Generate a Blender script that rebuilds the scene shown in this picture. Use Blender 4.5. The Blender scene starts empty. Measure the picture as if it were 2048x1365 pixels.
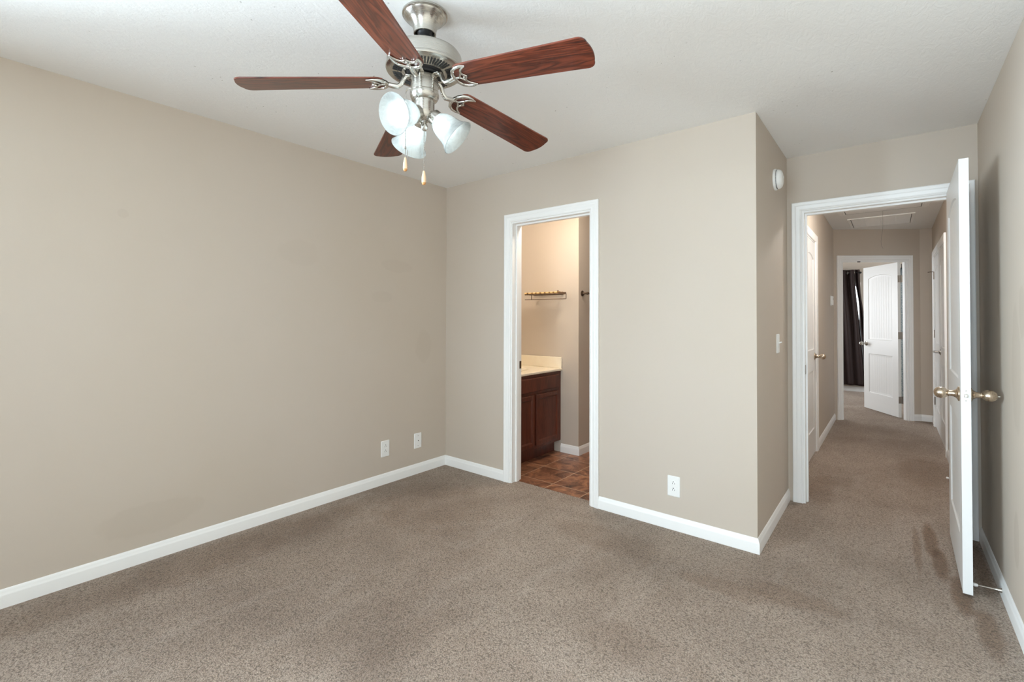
import bpy, math, random
from mathutils import Vector, Matrix
random.seed(7)
sc = bpy.context.scene
COL = sc.collection
PI = math.pi

# ------------------------------------------------------------------ camera
F_PX, CY = 941.47, 623.47
YAW, PITCH, ROLL = math.radians(38.913), math.radians(0.8136), math.radians(0.1711)
fw = Vector((-math.sin(YAW), math.cos(YAW), 0)); rt = Vector((math.cos(YAW), math.sin(YAW), 0)); up = Vector((0, 0, 1))
fw2 = fw*math.cos(PITCH) + up*math.sin(PITCH); up2 = up*math.cos(PITCH) - fw*math.sin(PITCH)
rt2 = rt*math.cos(ROLL) + up2*math.sin(ROLL); up3 = up2*math.cos(ROLL) - rt*math.sin(ROLL)
cd = bpy.data.cameras.new('camera'); cam = bpy.data.objects.new('camera', cd); COL.objects.link(cam)
cd.sensor_width = 36; cd.lens = F_PX/2048*36; cd.shift_y = -(682.5-CY)/2048; cd.clip_start = 0.02
M = Matrix((rt2, up3, -fw2)).transposed().to_4x4(); M.translation = Vector((0, 0, 1.2873)); cam.matrix_world = M
sc.camera = cam

# ------------------------------------------------------------------ world, light, exposure
w = bpy.data.worlds.new('world'); sc.world = w; w.use_nodes = True
bg = w.node_tree.nodes['Background']; bg.inputs[0].default_value = (0.86, 0.93, 1.0, 1); bg.inputs[1].default_value = 2.2
sc.view_settings.view_transform = 'Standard'; sc.view_settings.look = 'None'
sc.view_settings.exposure = 0.79; sc.view_settings.gamma = 1.0; sc.view_settings.use_curve_mapping = False
sc.cycles.use_denoising = True
sc.cycles.max_bounces = 14; sc.cycles.diffuse_bounces = 8; sc.cycles.glossy_bounces = 4; sc.cycles.transparent_max_bounces = 12
sc.cycles.sample_clamp_indirect = 6.0

def area(name, loc, aim, sx, sy, power, col, spread=180):
    l = bpy.data.lights.new(name, 'AREA'); l.shape = 'RECTANGLE'; l.size = sx; l.size_y = sy; l.energy = power; l.color = col; l.spread = math.radians(spread)
    o = bpy.data.objects.new(name, l); COL.objects.link(o); o.location = loc
    o.rotation_euler = (Vector(aim)-Vector(loc)).to_track_quat('-Z', 'Y').to_euler(); return o
area('daylight_rear', (-0.45, -2.36, 1.40), (-0.30, 0, 1.50), 1.6, 1.5, 38, (0.72, 0.885, 1.0), 125)
area('side_fill', (-3.42, -1.0, 1.45), (-2, -0.10, 1.40), 1.6, 1.4, 122, (0.72, 0.885, 1.0), 115)  # lamp outside the added left wall window, brightens the right wall
area('far_fill', (-3.45, 9.2, 1.45), (0, 9.1, 1.2), 1.5, 1.4, 42, (0.93, 0.97, 1.0))  # lamp outside the added side window of the far bedroom
area('far_side_fill', (2.40, 9.2, 1.45), (0, 9.0, 1.2), 1.3, 1.4, 26, (0.93, 0.97, 1.0))  # lamp outside the added end window, for the cloth and door edge
BULB_E = 4.6
VANITY_E = 6.0
HALL_FILL_E = 48.0

# ------------------------------------------------------------------ material helpers
def srgb(r, g, b):
    f = lambda c: c/12.92 if c <= 0.04045 else ((c+0.055)/1.055)**2.4
    return (f(r/255), f(g/255), f(b/255), 1)
class NT:
    def __init__(s, name):
        s.m = bpy.data.materials.new(name); s.m.use_nodes = True; s.t = s.m.node_tree
        s.b = s.t.nodes['Principled BSDF']; s.out = s.t.nodes['Material Output']
    def n(s, typ, **kw):
        n = s.t.nodes.new(typ)
        for k, v in kw.items():
            if k.startswith('i_'): n.inputs[k[2:].replace('_', ' ')].default_value = v
            else: setattr(n, k, v)
        return n
    def l(s, a, b): s.t.links.new(a, b)
    def coord(s, scale=(1, 1, 1), kind='Object'):
        tc = s.n('ShaderNodeTexCoord'); mp = s.n('ShaderNodeMapping'); mp.inputs['Scale'].default_value = scale
        s.l(tc.outputs[kind], mp.inputs[0]); return mp.outputs[0]
    def noise(s, vec, scale, detail=3, rough=.5, dist=0):
        n = s.n('ShaderNodeTexNoise'); n.inputs['Scale'].default_value = scale; n.inputs['Detail'].default_value = detail
        n.inputs['Roughness'].default_value = rough; n.inputs['Distortion'].default_value = dist
        if vec is not None: s.l(vec, n.inputs['Vector'])
        return n.outputs['Fac']
    def ramp(s, fac, stops):
        r = s.n('ShaderNodeValToRGB'); s.l(fac, r.inputs[0]); e = r.color_ramp.elements
        while len(e) < len(stops): e.new(0.5)
        for i, (p, c) in enumerate(stops): e[i].position = p; e[i].color = c if len(c) == 4 else (*c, 1)
        return r.outputs[0]
    def mix(s, fac, a, b, mode='MIX'):
        m = s.n('ShaderNodeMix'); m.data_type = 'RGBA'; m.blend_type = mode
        for sock, v in ((m.inputs[0], fac), (m.inputs[6], a), (m.inputs[7], b)):
            if hasattr(v, 'is_output'): s.l(v, sock)
            else: sock.default_value = v
        return m.outputs[2]
    def math(s, op, a, b=0.0, clamp=False):
        m = s.n('ShaderNodeMath'); m.operation = op; m.use_clamp = clamp
        for sock, v in ((m.inputs[0], a), (m.inputs[1], b)):
            if hasattr(v, 'is_output'): s.l(v, sock)
            else: sock.default_value = v
        return m.outputs[0]
    def bump(s, h, strength=.3, dist=.002):
        b = s.n('ShaderNodeBump'); b.inputs['Strength'].default_value = strength; b.inputs['Distance'].default_value = dist
        s.l(h, b.inputs['Height']); s.l(b.outputs[0], s.b.inputs['Normal'])
    def base(s, v):
        if hasattr(v, 'is_output'): s.l(v, s.b.inputs['Base Color'])
        else: s.b.inputs['Base Color'].default_value = v
    def set(s, **kw):
        for k, v in kw.items(): s.b.inputs[k.replace('_', ' ')].default_value = v
        return s

def plain(name, col, rough=.5, metal=0, **kw):
    t = NT(name); t.base(col); t.set(Roughness=rough, Metallic=metal, **kw); return t.m

def paint(name, col, patches=()):
    """matt wall paint; patches are shaped touch-ups: (y, z, half width, half height, strength) in wall coordinates"""
    t = NT(name); v = t.coord()
    n1 = t.noise(v, 0.9, 3, .5); n2 = t.noise(v, 220, 2, .6)
    c = t.mix(t.ramp(n1, [(.35, (0, 0, 0)), (.65, (1, 1, 1))]), (col[0]*.985, col[1]*.975, col[2]*.955, 1), (col[0]*1.01, col[1]*1.01, col[2]*1.015, 1))
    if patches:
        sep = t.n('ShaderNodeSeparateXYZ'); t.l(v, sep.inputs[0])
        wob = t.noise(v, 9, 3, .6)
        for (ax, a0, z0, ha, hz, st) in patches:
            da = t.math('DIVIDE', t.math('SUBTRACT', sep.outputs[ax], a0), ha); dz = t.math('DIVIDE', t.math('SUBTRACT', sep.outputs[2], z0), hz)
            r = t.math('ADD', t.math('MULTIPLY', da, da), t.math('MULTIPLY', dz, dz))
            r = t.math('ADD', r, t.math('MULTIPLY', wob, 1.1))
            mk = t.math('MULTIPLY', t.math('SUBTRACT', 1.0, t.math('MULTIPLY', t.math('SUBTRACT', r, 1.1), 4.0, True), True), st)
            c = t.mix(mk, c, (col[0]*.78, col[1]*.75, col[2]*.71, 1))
    t.base(c); t.set(Roughness=.62); t.b.inputs['Specular IOR Level'].default_value = .3
    t.bump(n2, .10, .001); return t.m

WALLC = (0.565, 0.498, 0.425, 1)
MT = {}
MT['wall'] = paint('beige_wall_paint', WALLC)
MT['wall_left'] = paint('beige_wall_paint_touched_up', WALLC, [(1, 2.62, 1.05, .10, .16, .16), (1, 1.55, 1.72, .16, .10, .10), (1, 2.35, 1.7, .18, .06, .14), (1, 0.75, .22, .28, .10, .18), (1, 2.2, 1.45, .12, .05, .12), (1, .62, 1.82, .03, .03, .2)])
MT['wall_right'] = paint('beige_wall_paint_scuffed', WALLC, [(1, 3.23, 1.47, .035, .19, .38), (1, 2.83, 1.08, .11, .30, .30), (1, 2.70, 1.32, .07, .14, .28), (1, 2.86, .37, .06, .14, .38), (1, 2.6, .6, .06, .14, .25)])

def mk_ceiling():
    t = NT('textured_white_ceiling'); v = t.coord()
    st = t.coord((34, 13, 10)); n1 = t.noise(st, 1.0, 4, .62, 1.6); n2 = t.noise(v, 160, 2, .6)
    h = t.math('ADD', n1, t.math('MULTIPLY', n2, .25))
    sp = t.noise(v, 55, 1, .4); cl = t.noise(v, 2.2, 2, .5)
    spots = t.math('MULTIPLY', t.ramp(sp, [(.765, (0, 0, 0)), (.80, (1, 1, 1))]), t.ramp(cl, [(.52, (0, 0, 0)), (.64, (1, 1, 1))]))
    c = t.mix(spots, (0.86, 0.86, 0.85, 1), (0.36, 0.34, 0.31, 1))
    t.base(c); t.set(Roughness=.8); t.b.inputs['Specular IOR Level'].default_value = .15; t.bump(h, .36, .005); return t.m
MT['ceiling'] = mk_ceiling()

def mk_trim(name, col, r=.38):
    t = NT(name); v = t.coord(); n = t.noise(v, 3, 2, .5)
    c = t.mix(n, (col[0]*.985, col[1]*.985, col[2]*.98, 1), col); t.base(c); t.set(Roughness=r); t.bump(t.noise(t.coord((60, 60, 6)), 6, 2), .03, .001); return t.m
MT['trim'] = mk_trim('white_semigloss_trim', (0.89, 0.89, 0.88, 1))
MT['door'] = mk_trim('white_door_enamel', (0.80, 0.80, 0.79, 1), .36)
MT['plastic'] = plain('white_plastic', (0.86, 0.865, 0.85, 1), .35)
MT['slot'] = plain('dark_slot', (0.02, 0.02, 0.02, 1), .6)

def mk_carpet():
    t = NT('taupe_cut_pile_carpet'); v = t.coord()
    fine = t.noise(v, 190, 3, .7, .6); mid = t.noise(v, 75, 2, .6, .4)
    vor = t.n('ShaderNodeTexVoronoi'); vor.inputs['Scale'].default_value = 165; t.l(v, vor.inputs['Vector'])
    sp = t.ramp(t.math('ADD', t.math('MULTIPLY', fine, .75), t.math('MULTIPLY', mid, .35)), [(.36, (0, 0, 0)), (.66, (1, 1, 1))])
    c = t.mix(sp, srgb(126, 107, 92), srgb(198, 180, 164))
    big = t.noise(v, 1.5, 4, .62, .4); c = t.mix(t.math('MULTIPLY', t.ramp(big, [(.42, (0, 0, 0)), (.68, (1, 1, 1))]), .42), c, srgb(120, 100, 84))
    sw = t.noise(t.coord((5, 1.6, 1)), 1.3, 3, .6, .8); c = t.mix(t.math('MULTIPLY', t.ramp(sw, [(.5, (0, 0, 0)), (.72, (1, 1, 1))]), .22), c, srgb(206, 192, 180))
    # worn and matted areas, plus broad darker ones on the left and in the hallway: (x, y, half width, half length, strength)
    sep = t.n('ShaderNodeSeparateXYZ'); t.l(v, sep.inputs[0]); wob = t.noise(v, 7, 4, .65)
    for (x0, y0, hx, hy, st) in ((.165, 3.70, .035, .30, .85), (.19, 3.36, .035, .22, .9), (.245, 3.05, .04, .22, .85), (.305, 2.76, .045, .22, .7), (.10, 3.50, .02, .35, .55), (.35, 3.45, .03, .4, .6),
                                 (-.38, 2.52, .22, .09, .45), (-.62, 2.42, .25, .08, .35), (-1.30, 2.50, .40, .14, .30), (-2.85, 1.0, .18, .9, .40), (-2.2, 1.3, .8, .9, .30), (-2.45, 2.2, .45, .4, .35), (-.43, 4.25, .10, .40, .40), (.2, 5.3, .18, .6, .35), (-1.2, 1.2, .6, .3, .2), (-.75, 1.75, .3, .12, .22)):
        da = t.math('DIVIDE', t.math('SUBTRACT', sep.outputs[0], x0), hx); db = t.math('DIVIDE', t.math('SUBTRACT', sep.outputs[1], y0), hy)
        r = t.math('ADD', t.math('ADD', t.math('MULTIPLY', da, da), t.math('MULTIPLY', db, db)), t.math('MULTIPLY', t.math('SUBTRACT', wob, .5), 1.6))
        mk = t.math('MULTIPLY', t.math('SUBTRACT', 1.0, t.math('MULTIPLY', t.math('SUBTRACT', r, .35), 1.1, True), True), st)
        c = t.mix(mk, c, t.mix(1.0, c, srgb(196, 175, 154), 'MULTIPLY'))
    c = t.mix(t.math('MULTIPLY', t.ramp(vor.outputs['Distance'], [(.45, (0, 0, 0)), (.85, (1, 1, 1))]), .62), c, srgb(72, 59, 48))
    t.base(c); t.set(Roughness=1.0, Sheen_Weight=.15, Sheen_Roughness=.6); t.b.inputs['Specular IOR Level'].default_value = .05
    h = t.math('SUBTRACT', t.math('ADD', t.math('MULTIPLY', fine, .8), t.math('MULTIPLY', mid, .5)), t.math('MULTIPLY', vor.outputs['Distance'], .5))
    t.bump(h, .9, .008); return t.m
MT['carpet'] = mk_carpet()

def mk_tile():
    t = NT('brown_slate_look_vinyl_tile'); tc = t.n('ShaderNodeTexCoord'); sep = t.n('ShaderNodeSeparateXYZ'); t.l(tc.outputs['Object'], sep.inputs[0])
    def cell(o, off, per):
        return t.math('DIVIDE', t.math('SUBTRACT', o, off), per)
    cx = cell(sep.outputs[0], -2.384-.3085*4, .3085); cy = cell(sep.outputs[1], 3.405-.314*4, .314)
    def joint(c, per):
        f = t.math('FRACT', c); d = t.math('MINIMUM', f, t.math('SUBTRACT', 1.0, f)); return t.math('LESS_THAN', d, .0022/per)
    j = t.math('MAXIMUM', joint(cx, .3085), joint(cy, .314))
    idv = t.n('ShaderNodeCombineXYZ'); t.l(t.math('FLOOR', cx), idv.inputs[0]); t.l(t.math('FLOOR', cy), idv.inputs[1])
    wn = t.n('ShaderNodeTexWhiteNoise'); t.l(idv.outputs[0], wn.inputs['Vector'])
    vv = t.n('ShaderNodeVectorMath'); vv.operation = 'ADD'; t.l(tc.outputs['Object'], vv.inputs[0]); sc_ = t.n('ShaderNodeVectorMath'); sc_.operation = 'SCALE'; sc_.inputs['Scale'].default_value = 7.0
    t.l(wn.outputs['Color'], sc_.inputs[0]); t.l(sc_.outputs[0], vv.inputs[1])
    n1 = t.noise(vv.outputs[0], 6.5, 6, .68, 1.2); n2 = t.noise(vv.outputs[0], 22, 4, .7, 2.0)
    c = t.ramp(n1, [(.30, srgb(62, 42, 34)), (.47, srgb(134, 92, 70)), (.62, srgb(182, 128, 94)), (.78, srgb(214, 170, 130))])
    vein = t.ramp(n2, [(.60, (0, 0, 0)), (.70, (1, 1, 1))]); c = t.mix(t.math('MULTIPLY', vein, .55), c, srgb(196, 160, 122))
    c = t.mix(t.math('MULTIPLY', wn.outputs['Value'], .25), c, srgb(120, 66, 40))
    c = t.mix(j, c, srgb(206, 180, 152)); t.base(c); t.set(Roughness=.36); t.bump(t.math('SUBTRACT', n1, t.math('MULTIPLY', j, .6)), .15, .002); return t.m
MT['tile'] = mk_tile()

def mk_metal(name, col, rough, streak=(3, 3, 120), aniso=0):
    t = NT(name); v = t.coord(streak); n = t.noise(v, 9, 3, .6)
    t.base(t.mix(n, (col[0]*.97, col[1]*.97, col[2]*.97, 1), col)); t.set(Metallic=1.0)
    r = t.math('ADD', t.math('MULTIPLY', n, .05), rough-.025); t.l(r, t.b.inputs['Roughness'])
    if aniso:
        tg = t.n('ShaderNodeTangent'); tg.direction_type = 'RADIAL'; tg.axis = 'Z'; t.l(tg.outputs[0], t.b.inputs['Tangent']); t.set(Anisotropic=aniso, Anisotropic_Rotation=.25)
    return t.m
MT['nickel'] = mk_metal('brushed_nickel', (0.52, 0.495, 0.45, 1), .27, (1, 1, 90), .65)
MT['bright'] = mk_metal('polished_nickel_casting', (0.64, 0.62, 0.58, 1), .22, (20, 20, 20))
MT['brass'] = mk_metal('antique_satin_nickel', (0.60, 0.50, 0.39, 1), .27, (60, 60, 6))
MT['hinge'] = mk_metal('satin_nickel_hinge', (0.40, 0.36, 0.32, 1), .34, (20, 20, 60))
MT['bronze'] = mk_metal('dark_bronze', (0.16, 0.115, 0.085, 1), .38, (20, 20, 20))
MT['black'] = plain('black_enamel', (0.012, 0.012, 0.014, 1), .45)

def mk_wood(name, dark, mid, light, scale=(2.2, 26, 26), rough=.3, coat=.35, sc2=1.0):
    t = NT(name); a = scale[0] < scale[1]
    v = t.coord((1.5*sc2, 13*sc2, 13*sc2) if a else (13*sc2, 13*sc2, 1.5*sc2)); n1 = t.noise(v, 1.0, 4, .5, .7)
    con = t.math('MULTIPLY', t.math('ADD', t.math('SINE', t.math('MULTIPLY', n1, 70.0)), 1.0), .5)
    g = t.noise(t.coord((5, 190, 190) if a else (190, 190, 5)), 1.0, 3, .6)
    f = t.math('ADD', t.math('MULTIPLY', n1, .55), t.math('ADD', t.math('MULTIPLY', g, .32), t.math('MULTIPLY', con, .17)))
    t.base(t.ramp(f, [(.36, dark), (.54, mid), (.74, light)])); t.set(Roughness=rough, Coat_Weight=coat, Coat_Roughness=.14); t.bump(g, .05, .001); return t.m
MT['blade'] = mk_wood('rosewood_blade_finish', srgb(54, 22, 14), srgb(102, 46, 29), srgb(130, 67, 45))
MT['cherry'] = mk_wood('dark_cherry_cabinet_finish', srgb(68, 29, 18), srgb(92, 43, 27), srgb(106, 53, 34), (26, 26, 2.2), .42, .12)
MT['bob'] = plain('pale_wood_bob', srgb(226, 192, 156), .4)
MT['bob_end'] = plain('amber_wood_tip', srgb(196, 140, 84), .4)

def mk_shade():
    t = NT('alabaster_glass'); v = t.coord((1, 1, 1)); n = t.noise(v, 26, 4, .6, 2.5)
    tr = t.n('ShaderNodeBsdfTranslucent'); tr.inputs[0].default_value = (.93, .96, .95, 1)
    tp = t.n('ShaderNodeBsdfTransparent'); tp.inputs[0].default_value = (.92, .96, .95, 1)
    df = t.n('ShaderNodeBsdfDiffuse'); df.inputs[0].default_value = (.80, .84, .83, 1)
    gl = t.n('ShaderNodeBsdfGlossy'); gl.inputs['Roughness'].default_value = .12
    m1 = t.n('ShaderNodeMixShader'); t.l(tr.outputs[0], m1.inputs[1]); t.l(df.outputs[0], m1.inputs[2]); m1.inputs[0].default_value = .42
    m2 = t.n('ShaderNodeMixShader'); t.l(t.ramp(n, [(.35, (.16,)*3), (.7, (.34,)*3)]), m2.inputs[0]); t.l(m1.outputs[0], m2.inputs[1]); t.l(tp.outputs[0], m2.inputs[2])
    fr = t.n('ShaderNodeFresnel'); fr.inputs[0].default_value = 1.45
    m3 = t.n('ShaderNodeMixShader'); t.l(fr.outputs[0], m3.inputs[0]); t.l(m2.outputs[0], m3.inputs[1]); t.l(gl.outputs[0], m3.inputs[2]); t.l(m3.outputs[0], t.out.inputs[0]); return t.m
MT['shade'] = mk_shade()
def emit(name, col, s):
    t = NT(name); t.base((*col, 1)); t.b.inputs['Emission Color'].default_value = (*col, 1); t.b.inputs['Emission Strength'].default_value = s; return t.m
MT['bulb'] = emit('lit_bulb', (.86, .95, 1.0), BULB_E)
MT['vanity_bulb'] = emit('lit_warm_bulb', (1.0, .88, .70), VANITY_E)
def mk_pane():
    t = NT('window_glass'); tp = t.n('ShaderNodeBsdfTransparent'); gl = t.n('ShaderNodeBsdfGlossy'); gl.inputs['Roughness'].default_value = .02
    fr = t.n('ShaderNodeFresnel'); fr.inputs[0].default_value = 1.3; m = t.n('ShaderNodeMixShader'); t.l(fr.outputs[0], m.inputs[0]); t.l(tp.outputs[0], m.inputs[1]); t.l(gl.outputs[0], m.inputs[2]); t.l(m.outputs[0], t.out.inputs[0]); return t.m
MT['pane'] = mk_pane()
def mk_marble():
    t = NT('cream_cultured_marble'); v = t.coord(); n = t.noise(v, 5, 4, .6, 2); t.base(t.mix(n, srgb(236, 224, 200), srgb(246, 238, 220))); t.set(Roughness=.18); return t.m
MT['marble'] = mk_marble()
def mk_cloth(name, a, b, sx=60, rough=.55):
    t = NT(name); n = t.noise(t.coord((sx, sx, 4)), 4, 3, .6); t.base(t.mix(n, a, b)); t.set(Roughness=rough); t.b.inputs['Specular IOR Level'].default_value = .22; t.bump(n, .08, .001); return t.m
MT['curtain'] = mk_cloth('dark_brown_satin_curtain', srgb(36, 25, 24), srgb(56, 42, 39), 60, .62)
def mk_pattern():
    t = NT('blue_grey_patterned_cloth'); v = t.coord((1, 1, 1)); n = t.noise(v, 80, 3, .7, .8)
    t.base(t.ramp(n, [(.40, srgb(130, 148, 164)), (.56, srgb(196, 208, 210)), (.7, srgb(220, 226, 224))])); t.set(Roughness=.8); return t.m
MT['pattern'] = mk_pattern()
def mk_wicker():
    t = NT('bamboo_slats'); wv = t.n('ShaderNodeTexWave'); wv.bands_direction = 'X'; wv.inputs['Scale'].default_value = 6.0; wv.inputs['Distortion'].default_value = 2.5; t.l(t.coord(), wv.inputs['Vector'])
    t.base(t.ramp(wv.outputs['Fac'], [(.08, srgb(120, 82, 40)), (.22, srgb(206, 166, 104)), (.9, srgb(232, 200, 142))])); t.set(Roughness=.5); return t.m
MT['wicker'] = mk_wicker()

# ------------------------------------------------------------------ mesh helpers
class MB:
    def __init__(s): s.v = []; s.f = []
    def add(s, vs, fs, mat=None):
        b = len(s.v)
        for p in vs:
            p = Vector(p); s.v.append(mat @ p if mat else p)
        s.f += [[b+i for i in f] for f in fs]; return s
    def box(s, a, b, mat=None):
        (x0, y0, z0), (x1, y1, z1) = a, b
        x0, x1 = min(x0, x1), max(x0, x1); y0, y1 = min(y0, y1), max(y0, y1); z0, z1 = min(z0, z1), max(z0, z1)
        vs = [(x0, y0, z0), (x1, y0, z0), (x1, y1, z0), (x0, y1, z0), (x0, y0, z1), (x1, y0, z1), (x1, y1, z1), (x0, y1, z1)]
        return s.add(vs, [(0, 3, 2, 1), (4, 5, 6, 7), (0, 1, 5, 4), (1, 2, 6, 5), (2, 3, 7, 6), (3, 0, 4, 7)], mat)
    def cbox(s, a, b, c, mat=None):
        """box with chamfered edges"""
        (x0, y0, z0), (x1, y1, z1) = a, b; vs = []; ids = {}
        for ix, X in enumerate((x0, x1)):
            for iy, Y in enumerate((y0, y1)):
                for iz, Z in enumerate((z0, z1)):
                    sx, sy, sz = (1-2*ix)*c, (1-2*iy)*c, (1-2*iz)*c
                    for ax, p in enumerate(((X, Y+sy, Z+sz), (X+sx, Y, Z+sz), (X+sx, Y+sy, Z))):
                        ids[(ix, iy, iz, ax)] = len(vs); vs.append(p)
        fs = []
        for k in (0, 1):
            fs.append([ids[(k, *t, 0)] for t in ((0, 0), (1, 0), (1, 1), (0, 1))]); fs.append([ids[(t[0], k, t[1], 1)] for t in ((0, 0), (1, 0), (1, 1), (0, 1))]); fs.append([ids[(*t, k, 2)] for t in ((0, 0), (1, 0), (1, 1), (0, 1))])
        for a_ in (0, 1):
            for b_ in (0, 1):
                fs.append([ids[(a_, b_, 0, 0)], ids[(a_, b_, 1, 0)], ids[(a_, b_, 1, 1)], ids[(a_, b_, 0, 1)]])
                fs.append([ids[(a_, 0, b_, 0)], ids[(a_, 1, b_, 0)], ids[(a_, 1, b_, 2)], ids[(a_, 0, b_, 2)]])
                fs.append([ids[(0, a_, b_, 1)], ids[(1, a_, b_, 1)], ids[(1, a_, b_, 2)], ids[(0, a_, b_, 2)]])
        for t in ids:
            if t[3] == 0: fs.append([ids[(*t[:3], 0)], ids[(*t[:3], 1)], ids[(*t[:3], 2)]])
        return s.add(vs, fs, mat)
    def lathe(s, prof, n=40, mat=None, close=False, a0=0, a1=2*PI):
        vs = []; fs = []; full = abs(a1-a0-2*PI) < 1e-6; m = n if full else n+1
        for r, z in prof:
            for i in range(m):
                a = a0+(a1-a0)*i/n; vs.append((r*math.cos(a), r*math.sin(a), z))
        for j in range(len(prof)-1 if not close else len(prof)):
            j2 = (j+1) % len(prof)
            for i in range(n):
                i2 = (i+1) % m; fs.append((j*m+i, j*m+i2, j2*m+i2, j2*m+i))
        if not close and full:
            if prof[0][0] > 1e-5: fs.append(list(range(m))[::-1])
            if prof[-1][0] > 1e-5: fs.append([(len(prof)-1)*m+i for i in range(m)])
        return s.add(vs, fs, mat)
    def tube(s, pts, rad, n=10, caps=True, squash=None):
        pts = [Vector(p) for p in pts]; vs = []; fs = []; ref = None
        for i, p in enumerate(pts):
            t = (pts[min(i+1, len(pts)-1)]-pts[max(i-1, 0)]).normalized()
            if ref is None:
                ref = Vector((0, 0, 1)) if abs(t.z) < .9 else Vector((1, 0, 0))
            u = (ref-t*ref.dot(t)).normalized(); w_ = t.cross(u); ref = u
            r = rad[i] if isinstance(rad, (list, tuple)) else rad
            for k in range(n):
                a = 2*PI*k/n; q = squash or (1, 1); vs.append(p+u*math.cos(a)*r*q[0]+w_*math.sin(a)*r*q[1])
        for i in range(len(pts)-1):
            for k in range(n):
                k2 = (k+1) % n; fs.append((i*n+k, i*n+k2, (i+1)*n+k2, (i+1)*n+k))
        if caps: fs.append(list(range(n))[::-1]); fs.append([(len(pts)-1)*n+k for k in range(n)])
        return s.add(vs, fs)
    def prism(s, outline, h0, h1, mat=None):
        """outline in (x,y), from z=h0 to h1"""
        n = len(outline); vs = [(x, y, h0) for x, y in outline]+[(x, y, h1) for x, y in outline]
        fs = [list(range(n))[::-1], list(range(n, 2*n))]+[(i, (i+1) % n, n+(i+1) % n, n+i) for i in range(n)]
        return s.add(vs, fs, mat)
    def sphere(s, c, r, n=20, m=12, mat=None, sz=1.0):
        prof = [(max(r*math.sin(PI*j/m), 1e-6), -r*sz*math.cos(PI*j/m)) for j in range(m+1)]
        return s.lathe(prof, n, (mat or Matrix())@Matrix.Translation(c))
    def build(s, name, mat, parent=None, smooth=35, loc=None, rot=None):
        me = bpy.data.meshes.new(name); me.from_pydata([tuple(v) for v in s.v], [], s.f); me.validate()
        import bmesh
        bm = bmesh.new(); bm.from_mesh(me); bmesh.ops.remove_doubles(bm, verts=bm.verts, dist=1e-6); bmesh.ops.recalc_face_normals(bm, faces=bm.faces); bm.to_mesh(me); bm.free()
        if smooth: me.shade_smooth(); me.set_sharp_from_angle(angle=math.radians(smooth))
        me.materials.append(mat); o = bpy.data.objects.new(name, me); COL.objects.link(o)
        if parent: o.parent = parent
        if loc is not None: o.location = loc
        if rot is not None: o.rotation_euler = rot
        return o
def tag(o, label, cat, group=None, kind=None):
    o['label'] = label; o['category'] = cat
    if group: o['group'] = group
    if kind: o['kind'] = kind
    return o
def struct(o, label, cat): return tag(o, label, cat, kind='structure')
def empty(name, loc=(0, 0, 0), rz=0.0):
    o = bpy.data.objects.new(name, None); COL.objects.link(o); o.location = loc; o.rotation_euler = (0, 0, rz); o.empty_display_size = .1; return o
def T(loc, rot=(0, 0, 0)): 
    from mathutils import Euler
    return Matrix.Translation(loc)@Euler(rot).to_matrix().to_4x4()
def axis_mat(loc, d):
    """matrix taking local +Z to direction d at loc"""
    return Matrix.Translation(loc)@Vector(d).normalized().to_track_quat('Z', 'Y').to_matrix().to_4x4()

# ------------------------------------------------------------------ dimensions (metres)
EW = .062
L, R, B, NX, NB, H = -3.069, 0.398, 2.873, -0.582, 3.857, 2.44
REAR = -2.1; TH = .117
BX, BY = -2.317, 3.878                 # bathroom: outside corner beside the vanity
E0 = Vector((-.58, 7.30, 0)); E1 = Vector((.28, 7.92, 0)); ED = (E1-E0).normalized(); EN = Vector((ED.y, -ED.x, 0)); ELEN = (E1-E0).length

# ------------------------------------------------------------------ shell
def wall(name, boxes, label, mat='wall'):
    m = MB()
    for a, b in boxes: m.box(a, b)
    return struct(m.build(name, MT[mat], smooth=0), label, 'wall')
Z0, Z1 = -.03, H+.02
fl = MB()
for a, b in (((L-.12, REAR-.12), (R+.12, 2.945)), ((-.70, 2.945), (R+.12, 7.9)), ((-3.2, 7.9), (2.2, 10.55)), ((-3.2, 7.45), (-.70, 7.9)), ((R+.12, 7.45), (2.2, 7.9))):
    fl.box((*a, -.04), (*b, 0))
struct(fl.build('floor', MT['carpet'], smooth=0), 'taupe cut pile carpet running from the bedroom into the hallway', 'carpet')
struct(MB().box((L-.12, 2.945, -.05), (-.70, 5.4, -.01)).build('floor_bathroom', MT['tile'], smooth=0), 'brown mottled square tile flooring inside the bathroom', 'tile floor')
struct(MB().box((L-.12, REAR-.12, H), (R+.12, NB+.06, H+.06)).build('ceiling', MT['ceiling'], smooth=0), 'textured off white ceiling over the bedroom', 'ceiling')
struct(MB().box((L-.12, NB+.06, H), (2.2, 10.55, H+.06)).build('ceiling_hallway', MT['ceiling'], smooth=0), 'greyish textured ceiling over the hallway and rooms behind', 'ceiling')
# windows: rear wall x -2.5..-.2, z .75..2.15 ; added one in the left wall near the rear y -1.25..-.25
RW = (-1.25, .32, .70, 2.15); LW = (-1.8, -.2, .75, 2.15)
wall('wall_left', [((L-.12, REAR-.12, Z0), (L, LW[0], Z1)), ((L-.12, LW[1], Z0), (L, B+TH, Z1)), ((L-.12, LW[0], Z0), (L, LW[1], LW[2])), ((L-.12, LW[0], LW[3]), (L, LW[1], Z1))], 'long beige bedroom wall holding the outlet and cable jack', 'wall_left')
wall('wall_rear', [((L, REAR-.12, Z0), (RW[0], REAR, Z1)), ((RW[1], REAR-.12, Z0), (R+.12, REAR, Z1)), ((RW[0], REAR-.12, Z0), (RW[1], REAR, RW[2])), ((RW[0], REAR-.12, RW[3]), (RW[1], REAR, Z1))], 'beige window wall behind the viewpoint')
BD = (-2.317, -1.629, 2.03)            # bathroom opening between jamb faces
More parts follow.
